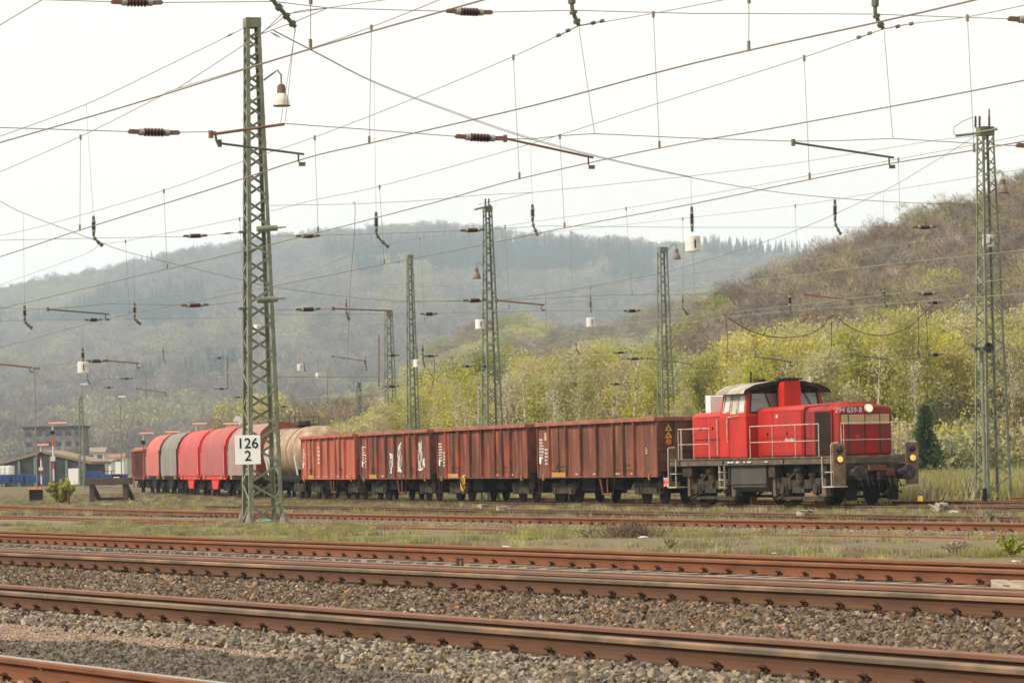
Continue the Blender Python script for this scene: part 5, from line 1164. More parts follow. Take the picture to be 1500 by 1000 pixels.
def birch_meshes(seed, leafm, nleaf=1300, lsize=.085, spread=.30):
    """trunk (height 1 = 10 m) and an airy drooping crown"""
    rnd = random.Random(seed); H = 10.0; tr = MB(); lean = rnd.uniform(-.05, .05), rnd.uniform(-.05, .05)
    pts_ = [Vector((lean[0] * z * z / H + rnd.gauss(0, .04), lean[1] * z * z / H + rnd.gauss(0, .04), z)) for z in (0, 1.5, 3, 4.5, 6, 7.5, 9, 9.8)]
    for k in range(len(pts_) - 1): tr.cyl(pts_[k], pts_[k + 1], .125 * (1 - k / 8.2), 6, .125 * (1 - (k + 1) / 8.2), caps=False)
    cr = MB(); tips = []
    def on(z):
        for a_, b_ in zip(pts_, pts_[1:]):
            if a_.z <= z <= b_.z: return a_.lerp(b_, (z - a_.z) / (b_.z - a_.z))
        return pts_[-1]
    for k in range(30):
        z = rnd.uniform(2.8, 9.6); a_ = rnd.uniform(0, 6.28); f_ = (z - 2) / 8
        L_ = H * spread * (1.05 - .75 * f_) * rnd.uniform(.4, 1.0) * (.55 + .6 * math.sin(min(1, f_ * 1.6) * 1.57)); p = on(z)
        q = p + Vector((math.cos(a_) * L_ * .75, math.sin(a_) * L_ * .75, L_ * rnd.uniform(.5, 1.0))); e = q + Vector((math.cos(a_) * L_ * .25, math.sin(a_) * L_ * .25, -L_ * rnd.uniform(.1, .5)))
        tr.cyl(p, q, .03, 4, .012, caps=False); tips += [(p, q, e)] * (2 if L_ > 1.4 else 1)
    for k in range(nleaf):
        p, q, e = rnd.choice(tips); f_ = rnd.random(); x = (p.lerp(q, .35 + .65 * f_ * 2) if f_ < .5 else q.lerp(e, (f_ - .5) * 2)) + Vector((rnd.gauss(0, .38), rnd.gauss(0, .38), rnd.gauss(0, .4) - .25))
        leaf_quad(cr, x, lsize * rnd.uniform(.6, 1.4), rnd, 0, 1.5, True)
    return tr.mesh('trunk', 'bark_birch'), cr.mesh('crown', leafm)
def broad_tree_mesh(seed, twigm, n=420, leafy=0, leafm=None, H=11.0, w=.36, size=.5):
    """one joined mesh for the massed woods: trunk, limbs, lumpy crown of fine twigs and some leaf"""
    rnd = random.Random(seed); b = MB(); b.cyl((0, 0, 0), (rnd.uniform(-.3, .3), rnd.uniform(-.3, .3), H * .55), .2, 5, .1, 1, False)
    blobs = []
    for k in range(11):
        a_ = rnd.uniform(0, 6.28); r_ = H * w * math.sqrt(rnd.random()) * .8; z = H * rnd.uniform(.42, .86) - r_ * .25
        c_ = Vector((math.cos(a_) * r_, math.sin(a_) * r_, z)); blobs.append((c_, H * rnd.uniform(.12, .2))); b.cyl((0, 0, H * .38), c_, .07, 4, .03, 1, False)
    for k in range(n):
        c_, r_ = rnd.choice(blobs); d = Vector((rnd.gauss(0, 1), rnd.gauss(0, 1), rnd.gauss(0, 1) + .35)).normalized(); p = c_ + d * r_ * rnd.uniform(.35, .8); q = p + (d + Vector((rnd.gauss(0, .5), rnd.gauss(0, .5), rnd.gauss(0, .4) + .5))).normalized() * size * rnd.uniform(.7, 1.9)
        sliver(b, p, q, size * .06, 0)
    for k in range(leafy):
        c_, r_ = rnd.choice(blobs); d = Vector((rnd.gauss(0, 1), rnd.gauss(0, 1), rnd.gauss(0, 1) + .3)).normalized(); leaf_quad(b, c_ + d * r_ * rnd.uniform(.6, 1.1), size * .30 * rnd.uniform(.6, 1.3), rnd, 2)
    return b.mesh('wood_tree', [twigm, 'bark_brown', leafm or 'leaf_spring'])
def conifer_mesh(seed, m, H=14.0, n=240, w=.17, size=.55):
    rnd = random.Random(seed); b = MB(); b.cyl((0, 0, 0), (0, 0, H * .97), .16, 5, .02, 1, False)
    for k in range(n):
        f_ = rnd.random() ** .75; z = H * (.08 + .9 * (1 - f_)) if False else H * (.10 + .88 * rnd.random()); a_ = rnd.uniform(0, 6.28); r_ = H * w * (1.02 - z / H) ** .85 * (1 + .25 * math.sin(z * 4)) * rnd.uniform(.55, 1.05)
        p = Vector((math.cos(a_) * r_ * .3, math.sin(a_) * r_ * .3, z + .2)); q = Vector((math.cos(a_) * r_, math.sin(a_) * r_, z - r_ * .28)); x = Vector((-math.sin(a_), math.cos(a_), rnd.uniform(-.2, .2))) * size * (.3 + .7 * r_ / (H * w))
        b.add([p, q - x * .7, q + (q - p) * .22, q + x * .7], [(0, 1, 2, 3)], 0)
    return b.mesh('conifer', [m, 'bark_brown'])
BARE = [source('wood_source', broad_tree_mesh(20 + k, m, 1150, 12 if m == 'twig_olive' else 0, 'leaf_spring')) for k, m in enumerate(('twig_brown', 'twig_grey', 'twig_brown', 'twig_olive', 'twig_brown', 'twig_grey'))]
GREENING = [source('wood_source', broad_tree_mesh(40 + k, 'twig_olive', 200, 900, m)) for k, m in enumerate(('leaf_spring', 'leaf_yellow', 'leaf_green'))]
FAR_BARE = [source('wood_source', broad_tree_mesh(60 + k, m, 260, 25 if k == 3 else 0, 'far_leaf', H=13, w=.42, size=1.6)) for k, m in enumerate(('far_twig', 'far_twig_dark', 'far_twig', 'far_twig'))]
FAR_GREEN = [source('wood_source', broad_tree_mesh(70 + k, 'far_twig', 130, 110, m, H=13, w=.42, size=1.5)) for k, m in enumerate(('far_leaf', 'far_leaf'))]
FIRS = [source('wood_source_z', conifer_mesh(80 + k, 'needle', 15, 150, .19, 1.0)) for k in range(3)]

# ---------------------------------------------------------------- hills, laid out by their skylines
def curve_y(tab, x): return lerp_table(x, tab)
class Hill:
    def __init__(s, name, label, ridge, base_y, d0, d1, x0, x1, bump, pw=.85, tree=0, rough=1.0):
        s.ridge, s.base_y, s.d0, s.d1, s.pw, s.bump, s.x0, s.x1 = ridge, base_y, d0, d1, pw, bump, x0, x1; s.drop = tree
        nx, ny = int((x1 - x0) / 18), 40; b = MB()
        for j in range(ny + 6):
            for i in range(nx + 1):
                b.v.append(tuple(s.point(x0 + (x1 - x0) * i / nx, j / ny)))
        for j in range(ny + 5):
            for i in range(nx): b.f.append((j * (nx + 1) + i, j * (nx + 1) + i + 1, (j + 1) * (nx + 1) + i + 1, (j + 1) * (nx + 1) + i)); b.m.append(0)
        tag(b.build(name, 'forest_floor', smooth=True), label, kind='structure')
    def point(s, px, t):
        d = s.d0 + (s.d1 - s.d0) * t; ry = curve_y(s.ridge, px) + s.drop * FPX / s.d1
        tt = min(t, 1.0); y = s.base_y + (ry - s.base_y) * tt ** s.pw
        y += s.bump * math.sin(math.pi * tt) * (nz(px * .006, t * 2.2, 1, 5) + .5 * nz(px * .017, t * 5, 1, 9))
        p = at_depth(px, y, d if t <= 1 else s.d1)
        if t > 1: q = at_depth(px, y, s.d1); p = Vector((q.x * d / s.d1, d, q.z - (d - s.d1) * .45))
        return Vector((p.x, p.y, max(p.z, -.6 + .3 * t)))
    def scatter_pts(s, n, x0, x1, t0=0.0, t1=1.02):
        out = []
        for _ in range(n):
            px = random.uniform(x0, x1); t = math.sqrt(random.uniform(((s.d0 + (s.d1 - s.d0) * t0) / s.d1) ** 2, ((s.d0 + (s.d1 - s.d0) * t1) / s.d1) ** 2)); t = (t * s.d1 - s.d0) / (s.d1 - s.d0)
            out.append((px, t, s.point(px, t)))
        return out
FAR_RIDGE = [(-400, 505), (-150, 455), (0, 424), (100, 405), (170, 392), (300, 364), (400, 350), (480, 341), (560, 336), (640, 331), (700, 334), (780, 345), (870, 350), (960, 358), (1050, 362), (1170, 371), (1260, 385), (1500, 395), (1900, 400)]
far_hill = Hill('far_hill', 'long hazy wooded hill across the background', FAR_RIDGE, 694, 1500, 4600, -330, 1850, 34, .8, tree=12)
pk, pts, sz = [], [], []
for px, t, p in far_hill.scatter_pts(26000, -130, 1400):
    n1 = nz(px * .0075, t * 5.0, 1, 31) + .35 * nz(px * .03, t * 14, 1, 7)
    _, yy = to_px(p)
    firy = 405 - 22 * math.exp(-((px - 700) / 260) ** 2)
    fir = (abs(yy - firy - 6) < 26 and 520 < px < 960 and n1 > -.3) or (abs(yy - 465) < 30 and px < 300 and n1 > -.05) or (px > 1030 and px < 1260 and yy < 392) or n1 > .5
    k = random.choice((6, 7, 8)) if fir else random.choice((4, 5)) if n1 < -.26 else random.choice((0, 2, 3)) if nz(px * .004, t * 3, 1, 61) > .05 else random.choice((1, 1, 3, 0))
    pts.append(tuple(p)); pk.append(k); sz.append(random.uniform(1.05, 1.75) * (1.2 if fir and px > 1030 and yy < 392 else 1))
scatter('far_wood', pts, FAR_BARE + FAR_GREEN + FIRS, 'bare and greening wood with dark fir patches on the far hill', picks=pk, sizes=sz)
SHOULDER = [(300, 690), (420, 640), (520, 600), (580, 570), (640, 520), (690, 484), (740, 470), (790, 486), (850, 492), (900, 480), (960, 455), (1020, 440), (1100, 445), (1200, 470), (1350, 520)]
mid_hill = Hill('wooded_spur', 'lower wooded spur in front of the far hill', SHOULDER, 698, 560, 1500, 300, 1350, 26, .9, tree=8)
pk, pts = [], []
for px, t, p in mid_hill.scatter_pts(5200, 330, 1260):
    n1 = nz(px * .012, t * 5.0, 1, 21) + .4 * nz(px * .04, t * 14, 1, 3); pts.append(tuple(p)); pk.append(random.choice((6, 7, 8)) if n1 < -.12 else random.choice((0, 1, 2, 3, 3, 4)))
scatter('spur_wood', pts, BARE + GREENING, 'budding brown and pale green wood on the spur behind the birches', picks=pk, scale=(.85, 1.4))
RIGHT_RIDGE = [(820, 640), (900, 590), (1000, 490), (1045, 440), (1090, 418), (1140, 396), (1200, 368), (1290, 330), (1340, 318), (1400, 300), (1440, 283), (1500, 258), (1600, 222), (1800, 170)]
right_hill = Hill('right_hill', 'steep wooded hill at the right', RIGHT_RIDGE, 702, 345, 640, 820, 1800, 16, .9, tree=8)
pk, pts = [], []
for px, t, p in right_hill.scatter_pts(3600, 900, 1620):
    n1 = nz(px * .012, t * 5.0, 1, 51) + .4 * nz(px * .04, t * 14, 1, 13); pts.append(tuple(p)); pk.append(random.choice((6, 8)) if (n1 < -.3 and t < .3) or n1 < -.62 else 3 if n1 < -.2 else random.choice((0, 0, 1, 2, 4, 5, 3)))
scatter('hillside_wood', pts, BARE + GREENING, 'bare brown wood covering the hill at the right', picks=pk, scale=(.65, 1.1))

# ---------------------------------------------------------------- the birch wood beside the yard, tree by tree
TOPS = [(440, 640), (500, 612), (560, 590), (620, 562), (660, 540), (720, 524), (780, 512), (860, 518), (930, 512), (985, 518), (1020, 540), (1060, 520), (1100, 500), (1160, 488), (1240, 478), (1300, 473), (1360, 463), (1430, 462), (1500, 450), (1650, 440)]
BV = [birch_meshes(k, ('leaf_spring', 'leaf_yellow', 'leaf_spring', 'leaf_yellow', 'leaf_green', 'leaf_spring')[k % 6], 3600 if k < 6 else 5600, .055 if k < 6 else .066, .27 if k < 6 else .36) for k in range(10)]
rb = random.Random(4)
def birch(px, d, top, variant, label, group):
    gx = at_depth(px, 700, d).x; gz = ground_z(gx, d); h = at_depth(px, top, d).z - gz; w = h / 10 * rb.uniform(.85, 1.15)
    t = empty('birch_tree', (gx, d, gz), rb.uniform(0, 6.28), label, 'tree', group); tr, cr = BV[variant]
    for nm, me in (('trunk', tr), ('crown', cr)): o = inst(nm, me, t); o.scale = (w, w, h / 10)
for k in range(125):
    px = 560 + 470 * (k + rb.uniform(-.6, .6)) / 125; d = rb.uniform(214, 300); w_ = 'left of the slim lattice mast' if px < 600 else 'between the slim mast and the bell lamp mast' if px < 720 else 'just right of the bell lamp mast' if px < 850 else 'near the mast behind the first wagon'
    birch(px, d, curve_y(TOPS, px) + rb.uniform(-8, 40), rb.randrange(6), 'slender white-stemmed birch in the thin wood, ' + w_, 'birches ' + w_)
for k in range(150):
    px = 1000 + 580 * (k + rb.uniform(-.6, .6)) / 150; d = rb.uniform(190, 290); w_ = 'left of the locomotive cab' if px < 1090 else 'above the locomotive cab' if px < 1210 else 'above the locomotive nose' if px < 1330 else 'between the dark pine and the right mast' if px < 1430 else 'around and right of the right mast'
    birch(px, d, curve_y(TOPS, px) + rb.uniform(-8, 60), rb.choice((6, 7, 8, 9, 6, 7, 0, 3)), 'bushy yellow-green tree in the dense wood ' + w_, 'trees ' + w_)
SV = [birch_meshes(300 + k, 'leaf_yellow', 500, .05, .2) for k in range(4)]; BV += SV
for k in range(38):
    px = 640 + 920 * (k + rb.uniform(-.9, .9)) / 38; d = rb.uniform(188, 210)
    w_ = 'behind the open wagons' if px < 1010 else 'behind the locomotive' if px < 1330 else 'near the right mast'
    birch(px, d, curve_y(TOPS, px) + rb.uniform(10, 75), 10 + rb.randrange(4), 'thin pale birch stem at the front of the wood ' + w_, 'thin birch stems ' + w_)
pts = []; sz = []
for _ in range(700):
    px = random.uniform(480, 1600); d = random.uniform(288, 350); gx = at_depth(px, 700, d).x; gz = ground_z(gx, d); h = at_depth(px, curve_y(TOPS, px) + random.uniform(0, 60), d).z - gz; pts.append((gx, d, gz)); sz.append(h / 11)
scatter('back_wood', pts, GREENING[:2], 'olive wood filling in behind the birches', sizes=sz)
def pine(px, d, top, label, w=.26):
    gx = at_depth(px, 700, d).x; gz = ground_z(gx, d); h = at_depth(px, top, d).z - gz; t = empty('pine_tree', (gx, d, gz), 0, label, 'tree')
    rnd = random.Random(int(px)); cr = MB(); tr = MB(); tr.cyl((0, 0, 0), (0, 0, h * .95), .12, 6, .02); tr.build('trunk', 'bark_brown', t)
    for k in range(3600):
        z = h * (.10 + .88 * rnd.random() ** 1.1); a_ = rnd.uniform(0, 6.28); r_ = h * w * (1.03 - z / h) ** .8 * (.8 + 1.0 * nz(math.cos(a_) * 2.2, math.sin(a_) * 2.2, 1, z * 1.7)) * rnd.uniform(.2, 1.1)
        p = Vector((math.cos(a_) * r_, math.sin(a_) * r_, z + r_ * .15)); sliver(cr, p, p + Vector((math.cos(a_) * .22, math.sin(a_) * .22, rnd.uniform(-.02, .22))), .035); leaf_quad(cr, p, .055, rnd, 0, 1.6)
    cr.build('crown', 'needle_near', t)
pine(1357, 172, 592, 'dark green young pine right of the locomotive', .27); pine(1270, 230, 545, 'dark conifer standing among the yellow-green trees above the locomotive cab', .15); pine(1500, 200, 640, 'dark shrub at the foot of the right mast', .35)
# shrubs and low growth at the wood's foot
def bush_mesh(seed, m, n=900, size=.036):
    rnd = random.Random(seed); b = MB()
    for k in range(16):
        a_ = rnd.uniform(0, 6.28); q = Vector((math.cos(a_) * rnd.uniform(.2, .8), math.sin(a_) * rnd.uniform(.2, .8), rnd.uniform(.7, 1.5))); sliver(b, Vector((0, 0, 0)), q, .018, 1)
        for j in range(n // 16): f_ = rnd.uniform(.25, 1.05); leaf_quad(b, q * f_ + Vector((rnd.gauss(0, .14), rnd.gauss(0, .14), rnd.gauss(0, .14))), size * rnd.uniform(.6, 1.3), rnd, 0, 1.5, True)
    return b.mesh('bush', [m, 'bark_brown'])
BUSH = [source('bush_source', bush_mesh(90 + k, m)) for k, m in enumerate(('leaf_spring', 'leaf_yellow', 'grass_green', 'grass_straw', 'leaf_yellow'))]
pts, sz = [], []
for _ in range(1150):
    px = random.uniform(480, 1600); d = random.uniform(176 if px > 1290 else 196, 240); gx = at_depth(px, 700, d).x; pts.append((gx, d, ground_z(gx, d) - .05)); sz.append(random.uniform(.6, 1.9) * (1.25 if px > 1290 else 1))
scatter('undergrowth', pts, BUSH, 'yellow-green brush along the foot of the wood', sizes=sz)
def tuft_mesh(seed, m, n=14, h=.3, w=.012, spread=.09):
    rnd = random.Random(seed); b = MB()
    for k in range(n):
        a_ = rnd.uniform(0, 6.28); p = Vector((rnd.gauss(0, spread), rnd.gauss(0, spread), 0)); q = p + Vector((math.cos(a_) * h * .35, math.sin(a_) * h * .35, h * rnd.uniform(.6, 1.1))); sliver(b, p, q, w)
    return b.mesh('grass_tuft', m)
TUFT_G = [source('tuft_source', tuft_mesh(200 + k, 'grass_green', 20, .2, .012, .12)) for k in range(3)]; TUFT_S = [source('tuft_source', tuft_mesh(210 + k, 'grass_straw', 20, .17, .012, .12)) for k in range(3)]
def tufts(p0, p1, n, v0, v1, dens, zo=-.02):
    out = []
    for _ in range(n):
        u = random.uniform(p0, p1); v = random.uniform(v0, v1); x = u * NX - v * math.sin(TH); y = u * NY + v * math.cos(TH)
        if random.random() < dens(u, v, x, y):
            p = (x, y, ground_z(x, y) + zo)
            if in_view(p, 150): out.append(p)
    return out
def strip_density(u, v, x, y):
    px, py = to_px((x, y, 0)); base = .18 + 1.5 * nz(x, y, .25, 77) + .9 * nz(x, y, .9, 70)
    if px < 130: base -= .5
    if 830 < px < 1000: base -= .25
    return base * (1 if 23.6 < u < 34 else .25)
g = tufts(23.2, 34.6, 95000, -8, 100, lambda u, v, x, y: strip_density(u, v, x, y) * (.42 + .9 * nz(x, y, .16, 33)) * (1.5 if to_px((x, y, 0))[0] < 620 else .75)); sg_ = tufts(23.2, 34.8, 95000, -8, 100, lambda u, v, x, y: strip_density(u, v, x, y) * .5)
def keep_green(l):
    return l
scatter('strip_grass', keep_green(g), TUFT_G, 'fresh green grass on the strip behind the orange track', scale=(.25, .75), tilt=.15)
scatter('dry_grass', sg_, TUFT_S, 'dry straw-coloured grass on the strip behind the orange track', scale=(.25, .8), tilt=.2)
# weeds among the far sidings and the tall meadow grass at the right
w1 = tufts(44, 84, 70000, -20, 250, lambda u, v, x, y: .25 + 1.5 * nz(x, y, .25, 12)); w2 = tufts(44, 84, 70000, -20, 250, lambda u, v, x, y: .2 + 1.4 * nz(x, y, .22, 15))
scatter('siding_weeds', w1, TUFT_G[:1] + TUFT_S[:1], 'green weeds growing between the far sidings', scale=(.4, 1.3), tilt=.2); scatter('siding_straw', w2, TUFT_S, 'dry stalks between the far sidings', scale=(.4, 1.2), tilt=.3)
TALL = [source('tuft_source', tuft_mesh(220 + k, m, 26, .95, .03, .28)) for k, m in enumerate(('grass_green', 'grass_straw', 'leaf_yellow', 'grass_green'))]
pts = []
for _ in range(5200):
    px = random.uniform(1230, 1620); d = random.uniform(124, 196); gx = at_depth(px, 700, d).x; pts.append((gx, d, ground_z(gx, d)))
scatter('meadow_grass', [p for p in pts if perp(p[0], p[1]) > 63.5], TALL, 'tall pale grass in front of the wood at the right', scale=(.45, 1.1), tilt=.15)
# single weed plants
def weed(px, py, z, h, m, label, n=160, wid=.6):
    p = at_height(px, py, z); rnd = random.Random(int(px * 7 + py)); t = empty('weed_plant', p, 0, label, 'plant'); st = MB(); lf = MB()
    for k in range(14):
        a_ = rnd.uniform(0, 6.28); q = Vector((math.cos(a_) * rnd.uniform(0, wid) * h, math.sin(a_) * rnd.uniform(0, wid) * h, rnd.uniform(.45, 1) * h)); st.tube([(0, 0, 0), q * .5 + Vector((0, 0, .05 * h)), q], .006 * max(1, h * 2), 4)
        for j in range(n // 14): f_ = rnd.uniform(.3, 1.05); leaf_quad(lf, q * f_ + Vector((rnd.gauss(0, .05 * h), rnd.gauss(0, .05 * h), rnd.gauss(0, .05 * h))), .045 * h * rnd.uniform(.6, 1.5), rnd, 0, 1.6)
    st.build('stem', 'bark_brown', t); lf.build('foliage', m, t); return t
weed(1222, 743, -.42, .75, 'leaf_spring', 'bright green weed beside the front bogie of the locomotive', 260); weed(1045, 745, -.42, .5, 'grass_straw', 'tawny weed clump below the rear of the locomotive', 260, .9); weed(1452, 763, -.2, .28, 'leaf_green', 'small green weed by the right end of the brown track', 160)
weed(92, 737, -.42, 1.25, 'leaf_spring', 'round yellow-green bush beside the wooden buffer stop', 1500, .75); weed(240, 742, -.3, .28, 'leaf_yellow', 'yellow-flowered weed left of the tall mast', 160); weed(983, 804, -.02, .22, 'leaf_green', 'small bright green weed on the grass strip', 140)
weed(1480, 815, -.02, .3, 'grass_green', 'leafy grass clump at the right end of the strip', 420, 1.0); weed(1400, 812, -.02, .2, 'grass_straw', 'brown grass hummock near the right end of the strip', 360, 1.2); weed(1290, 742, -.42, .4, 'grass_green', 'low green weeds ahead of the locomotive', 260, 1.6)
weed(75, 999, .02, .12, 'leaf_yellow', 'yellow-green leaves at the lower left rail', 20, 1.0); weed(860, 786, .0, .25, 'leaf_spring', 'light green weeds in front of the twig heap', 260, 1.1)
# ---------------------------------------------------------------- yard furniture and far buildings
mat('wall_grey', (0.13, 0.12, 0.112), .9, var=.12, scale=.3, second=(0.28, 0.26, 0.24), amount=.15, scale2=.4)
mat('wall_white', (0.70, 0.68, 0.64), .8, var=.08, scale=.5)
mat('wall_cream', (0.60, 0.50, 0.34), .8, var=.1, scale=.5)
mat('roof_tan', (0.22, 0.175, 0.12), .85, var=.15, scale=.4)
mat('roof_red', (0.26, 0.11, 0.07), .85, var=.2, scale=.6)
mat('shed_dark', (0.05, 0.055, 0.06), .8, var=.2, scale=.5)
mat('container_blue', (0.03, 0.065, 0.19), .55, var=.15, scale=.8)
mat('far_glass', (0.06, 0.07, 0.08), .2, var=.1)
mat('signal_red', (0.50, 0.06, 0.04), .6, var=.1); mat('signal_white', (0.55, 0.52, 0.48), .6, var=.1)
mat('orange_paint', (0.62, 0.27, 0.06), .6, var=.15, scale=4); mat('orange_strap', (0.75, 0.16, 0.03), .6, var=.1)
mat('paper', (0.55, 0.54, 0.52), .8, var=.1); mat('scrap_rust', (0.15, 0.055, 0.032), .9, var=.35, scale=3); mat('limestone', (0.32, 0.27, 0.205), .9, var=.18, scale=4, second=(0.2, 0.165, 0.12), amount=.25, scale2=2.5, bump=.5, bscale=9)
mat('dead_twig', (0.14, 0.095, 0.065), .9, var=.25, scale=3)
def ground_at(px, d): x = at_depth(px, 700, d).x; return Vector((x, d, ground_z(x, d)))
# wooden buffer stop
def buffer_stop():
    o = at_height(160, 736, -.42); t = empty('buffer_stop', o, R(-66), 'old timber buffer stop at the end of a siding at the left', 'buffer stop')
    s_ = FPX / o.y; w = 66 / s_ / .95
    t.rotation_euler = (0, 0, R(-6))
    b = MB(); b.box(-w / 2, w / 2, -.22, .22, 1.02, 1.40); b.build('cross_beam', 'timber', t, bevel=.02)
    for sx in (-1, 1):
        b = MB(); b.box(sx * w * .36 - .14, sx * w * .36 + .14, -.12, .16, 0, 1.019); b.build('post', 'timber', t, bevel=.02)
        b = MB(); b.bar((sx * w * .36, .2, .95), (sx * w * .36 + .1, 1.6, .05), .2); b.build('strut', 'timber', t)
    b = MB(); b.box(-w * .2, w * .3, .3, .55, .1, .3); b.build('tie', 'timber', t)
    return o, t
bs, _ = buffer_stop()
q = at_depth(171.5, 701, bs.y - .1); t = empty('stop_signal', q, R(-6), 'small black signal box with white bars standing on the buffer stop', 'signal')
b = MB(); b.box(-.26, .26, -.15, .15, -.22, .24); b.build('housing', 'black', t, bevel=.02)
for z0 in (-.10, .06):
    b = MB(); b.prism([(-.2, z0), (.2, z0), (.16, z0 + .06), (-.16, z0 + .06)], lambda u, v, w: (u, w, v), -.165, -.152); b.build('white_bar', 'signal_white', t)
# black cabinet with an orange lid
q = at_height(53, 735, -.42); t = empty('trackside_cabinet', q, R(8), 'squat black trackside cabinet with an orange lid at the left', 'cabinet'); b = MB(); b.box(-.42, .42, -.35, .35, 0, .75); b.build('body', 'black', t, bevel=.03); b = MB(); b.box(-.46, .46, -.39, .39, .751, .83); b.build('lid', 'orange_paint', t, bevel=.02)
# flat wagon frame and blue containers far left
def container(px, py0, py1, w_px, d, label, m='container_blue'):
    p = at_depth(px, py1, d); h = at_depth(px, py0, d).z - p.z; w = w_px / (FPX / d); t = empty('container', p, 0, label, 'container', 'blue containers')
    b = MB(); b.box(-w / 2, w / 2, -1.2, 1.2, 0, h); b.build('body', m, t, bevel=.03); n = max(3, int(w / .5)); b = MB()
    for k in range(n): b.box(-w / 2 + (k + .3) * w / n, -w / 2 + (k + .6) * w / n, -1.26, -1.2, .08, h - .08)
    b.build('corrugation', m, t)
for px, y0, y1, w, lab in ((5, 695, 708, 24, 'blue container at the left picture edge'), (30, 694, 707, 16, 'blue container left of the red white signal'), (53, 695, 706, 26, 'blue container below the shed'), (137, 691, 704, 22, 'blue container below the white advertising board'), (162, 694, 705, 26, 'blue container beside the maroon wagon'), (180, 694, 705, 12, 'short blue container just left of the maroon wagon')):
    container(px, y0, y1, w, 360, lab)
p = at_depth(8, 702, 372); container(8, 682, 695, 22, 372, 'white container with a blue roof at the left edge', 'wall_white')
# buildings
def house(px, y_ridge, y_eave, y_base, w_px, d, wallm, roofm, label, nwin=3, rows=1, flat=False, hip=0.0, name='house', cat='house'):
    p = at_depth(px, y_base, d); s_ = FPX / d; w = w_px / s_; he = at_depth(px, y_eave, d).z - p.z; hr = at_depth(px, y_ridge, d).z - p.z; p.z = min(p.z, -.3); base_gap = at_depth(px, y_base, d).z - p.z; he += base_gap; hr += base_gap; dp = max(6, w * .5)
    t = empty(name, p, R(-4), label, cat); b = MB(); b.box(-w / 2, w / 2, 0, dp, 0, he); b.build('wall', wallm, t)
    if flat: b = MB(); b.box(-w / 2 - .2, w / 2 + .2, -.2, dp + .2, he + .001, he + .4); b.build('roof', roofm, t)
    else:
        b = MB(); b.prism([(-.5, he + .01), (dp + .5, he + .01), (dp / 2, hr)], lambda u, v, w_: (w_, u, v), -w / 2 - .4, w / 2 + .4); b.build('roof', roofm, t)
    for r_ in range(rows):
        for k in range(nwin):
            x = -w / 2 + w * (k + .5) / nwin; ww = w / nwin * .28; z0 = base_gap + (he - base_gap) * (r_ + .3) / rows; z1 = base_gap + (he - base_gap) * (r_ + .72) / rows
            b = MB(); b.box(x - ww, x + ww, -.06, .02, z0, z1); f_ = b.build('window', 'far_glass', t)
            b = MB(); b.box(x - ww * .8, x + ww * .8, -.08, -.061, z0 + .08, z1 - .08); b.build('pane', 'far_glass', f_)
    return t
house(79, 626, 627, 688, 88, 640, 'wall_grey', 'shed_dark', 'grey flat-roofed block with small windows behind the shed at the left', 6, 4, True, name='warehouse', cat='building')
house(140, 655, 662, 690, 26, 900, 'wall_cream', 'roof_tan', 'tan building beside the grey block in the far left', 2, 2)
for px, yr, ye, yb, w, d, lab, rm_ in ((168, 664, 670, 678, 26, 1000, 'white house half hidden left of the maroon wagon', 'roof_red'), (205, 655, 660, 668, 16, 1050, 'small white house above the tail wagons', 'roof_red'), (152, 672, 676, 684, 22, 950, 'low white house above the blue containers', 'roof_tan'), (490, 602, 606, 612, 18, 950, 'tiny white house in the valley above the tank wagon', 'roof_red'), (440, 596, 600, 606, 14, 960, 'tiny white house at the foot of the far hill', 'roof_tan'), (545, 594, 598, 603, 16, 960, 'tiny pale house behind the lattice masts', 'roof_red')):
    house(px, yr, ye, yb, w, d, 'wall_white', rm_, lab, 2, 1)
def shed():
    d = 430; p = at_depth(63, 700, d); p.z = -.4; s_ = FPX / d; w = 136 / s_; t = empty('engine_shed', p, R(-3), 'wide dark shed with a shallow gabled tan roof at the left', 'shed')
    he = at_depth(63, 678, d).z - p.z; hr = at_depth(63, 663, d).z - p.z
    b = MB(); b.prism([(-w / 2 + .4, 0), (w / 2 - .4, 0), (w / 2 - .4, he), (0, hr - .2), (-w / 2 + .4, he)], lambda u, v, w_: (u, w_, v), .2, 14); b.build('wall', 'shed_dark', t)
    b = MB(); b.prism([(-w / 2 - .3, he - .25), (0, hr - .05), (w / 2 + .3, he - .25), (w / 2 + .3, he + .1), (0, hr + .3), (-w / 2 - .3, he + .1)], lambda u, v, w_: (u, w_, v), 0, 14.5); b.build('roof', 'roof_tan', t)
    for k in range(6):
        b = MB(); x = -w / 2 + .8 + (w - 1.6) * k / 5; b.box(x - .12, x + .12, -.15, .05, 0, he + (hr - he) * (1 - abs(x) / (w / 2)) - .3); b.build('post', 'mast_green_far', t)
    b = MB(); b.box(w * .28, w * .40, -.3, .19, .2, he * .75); b.build('door', 'wall_white', t)
shed()
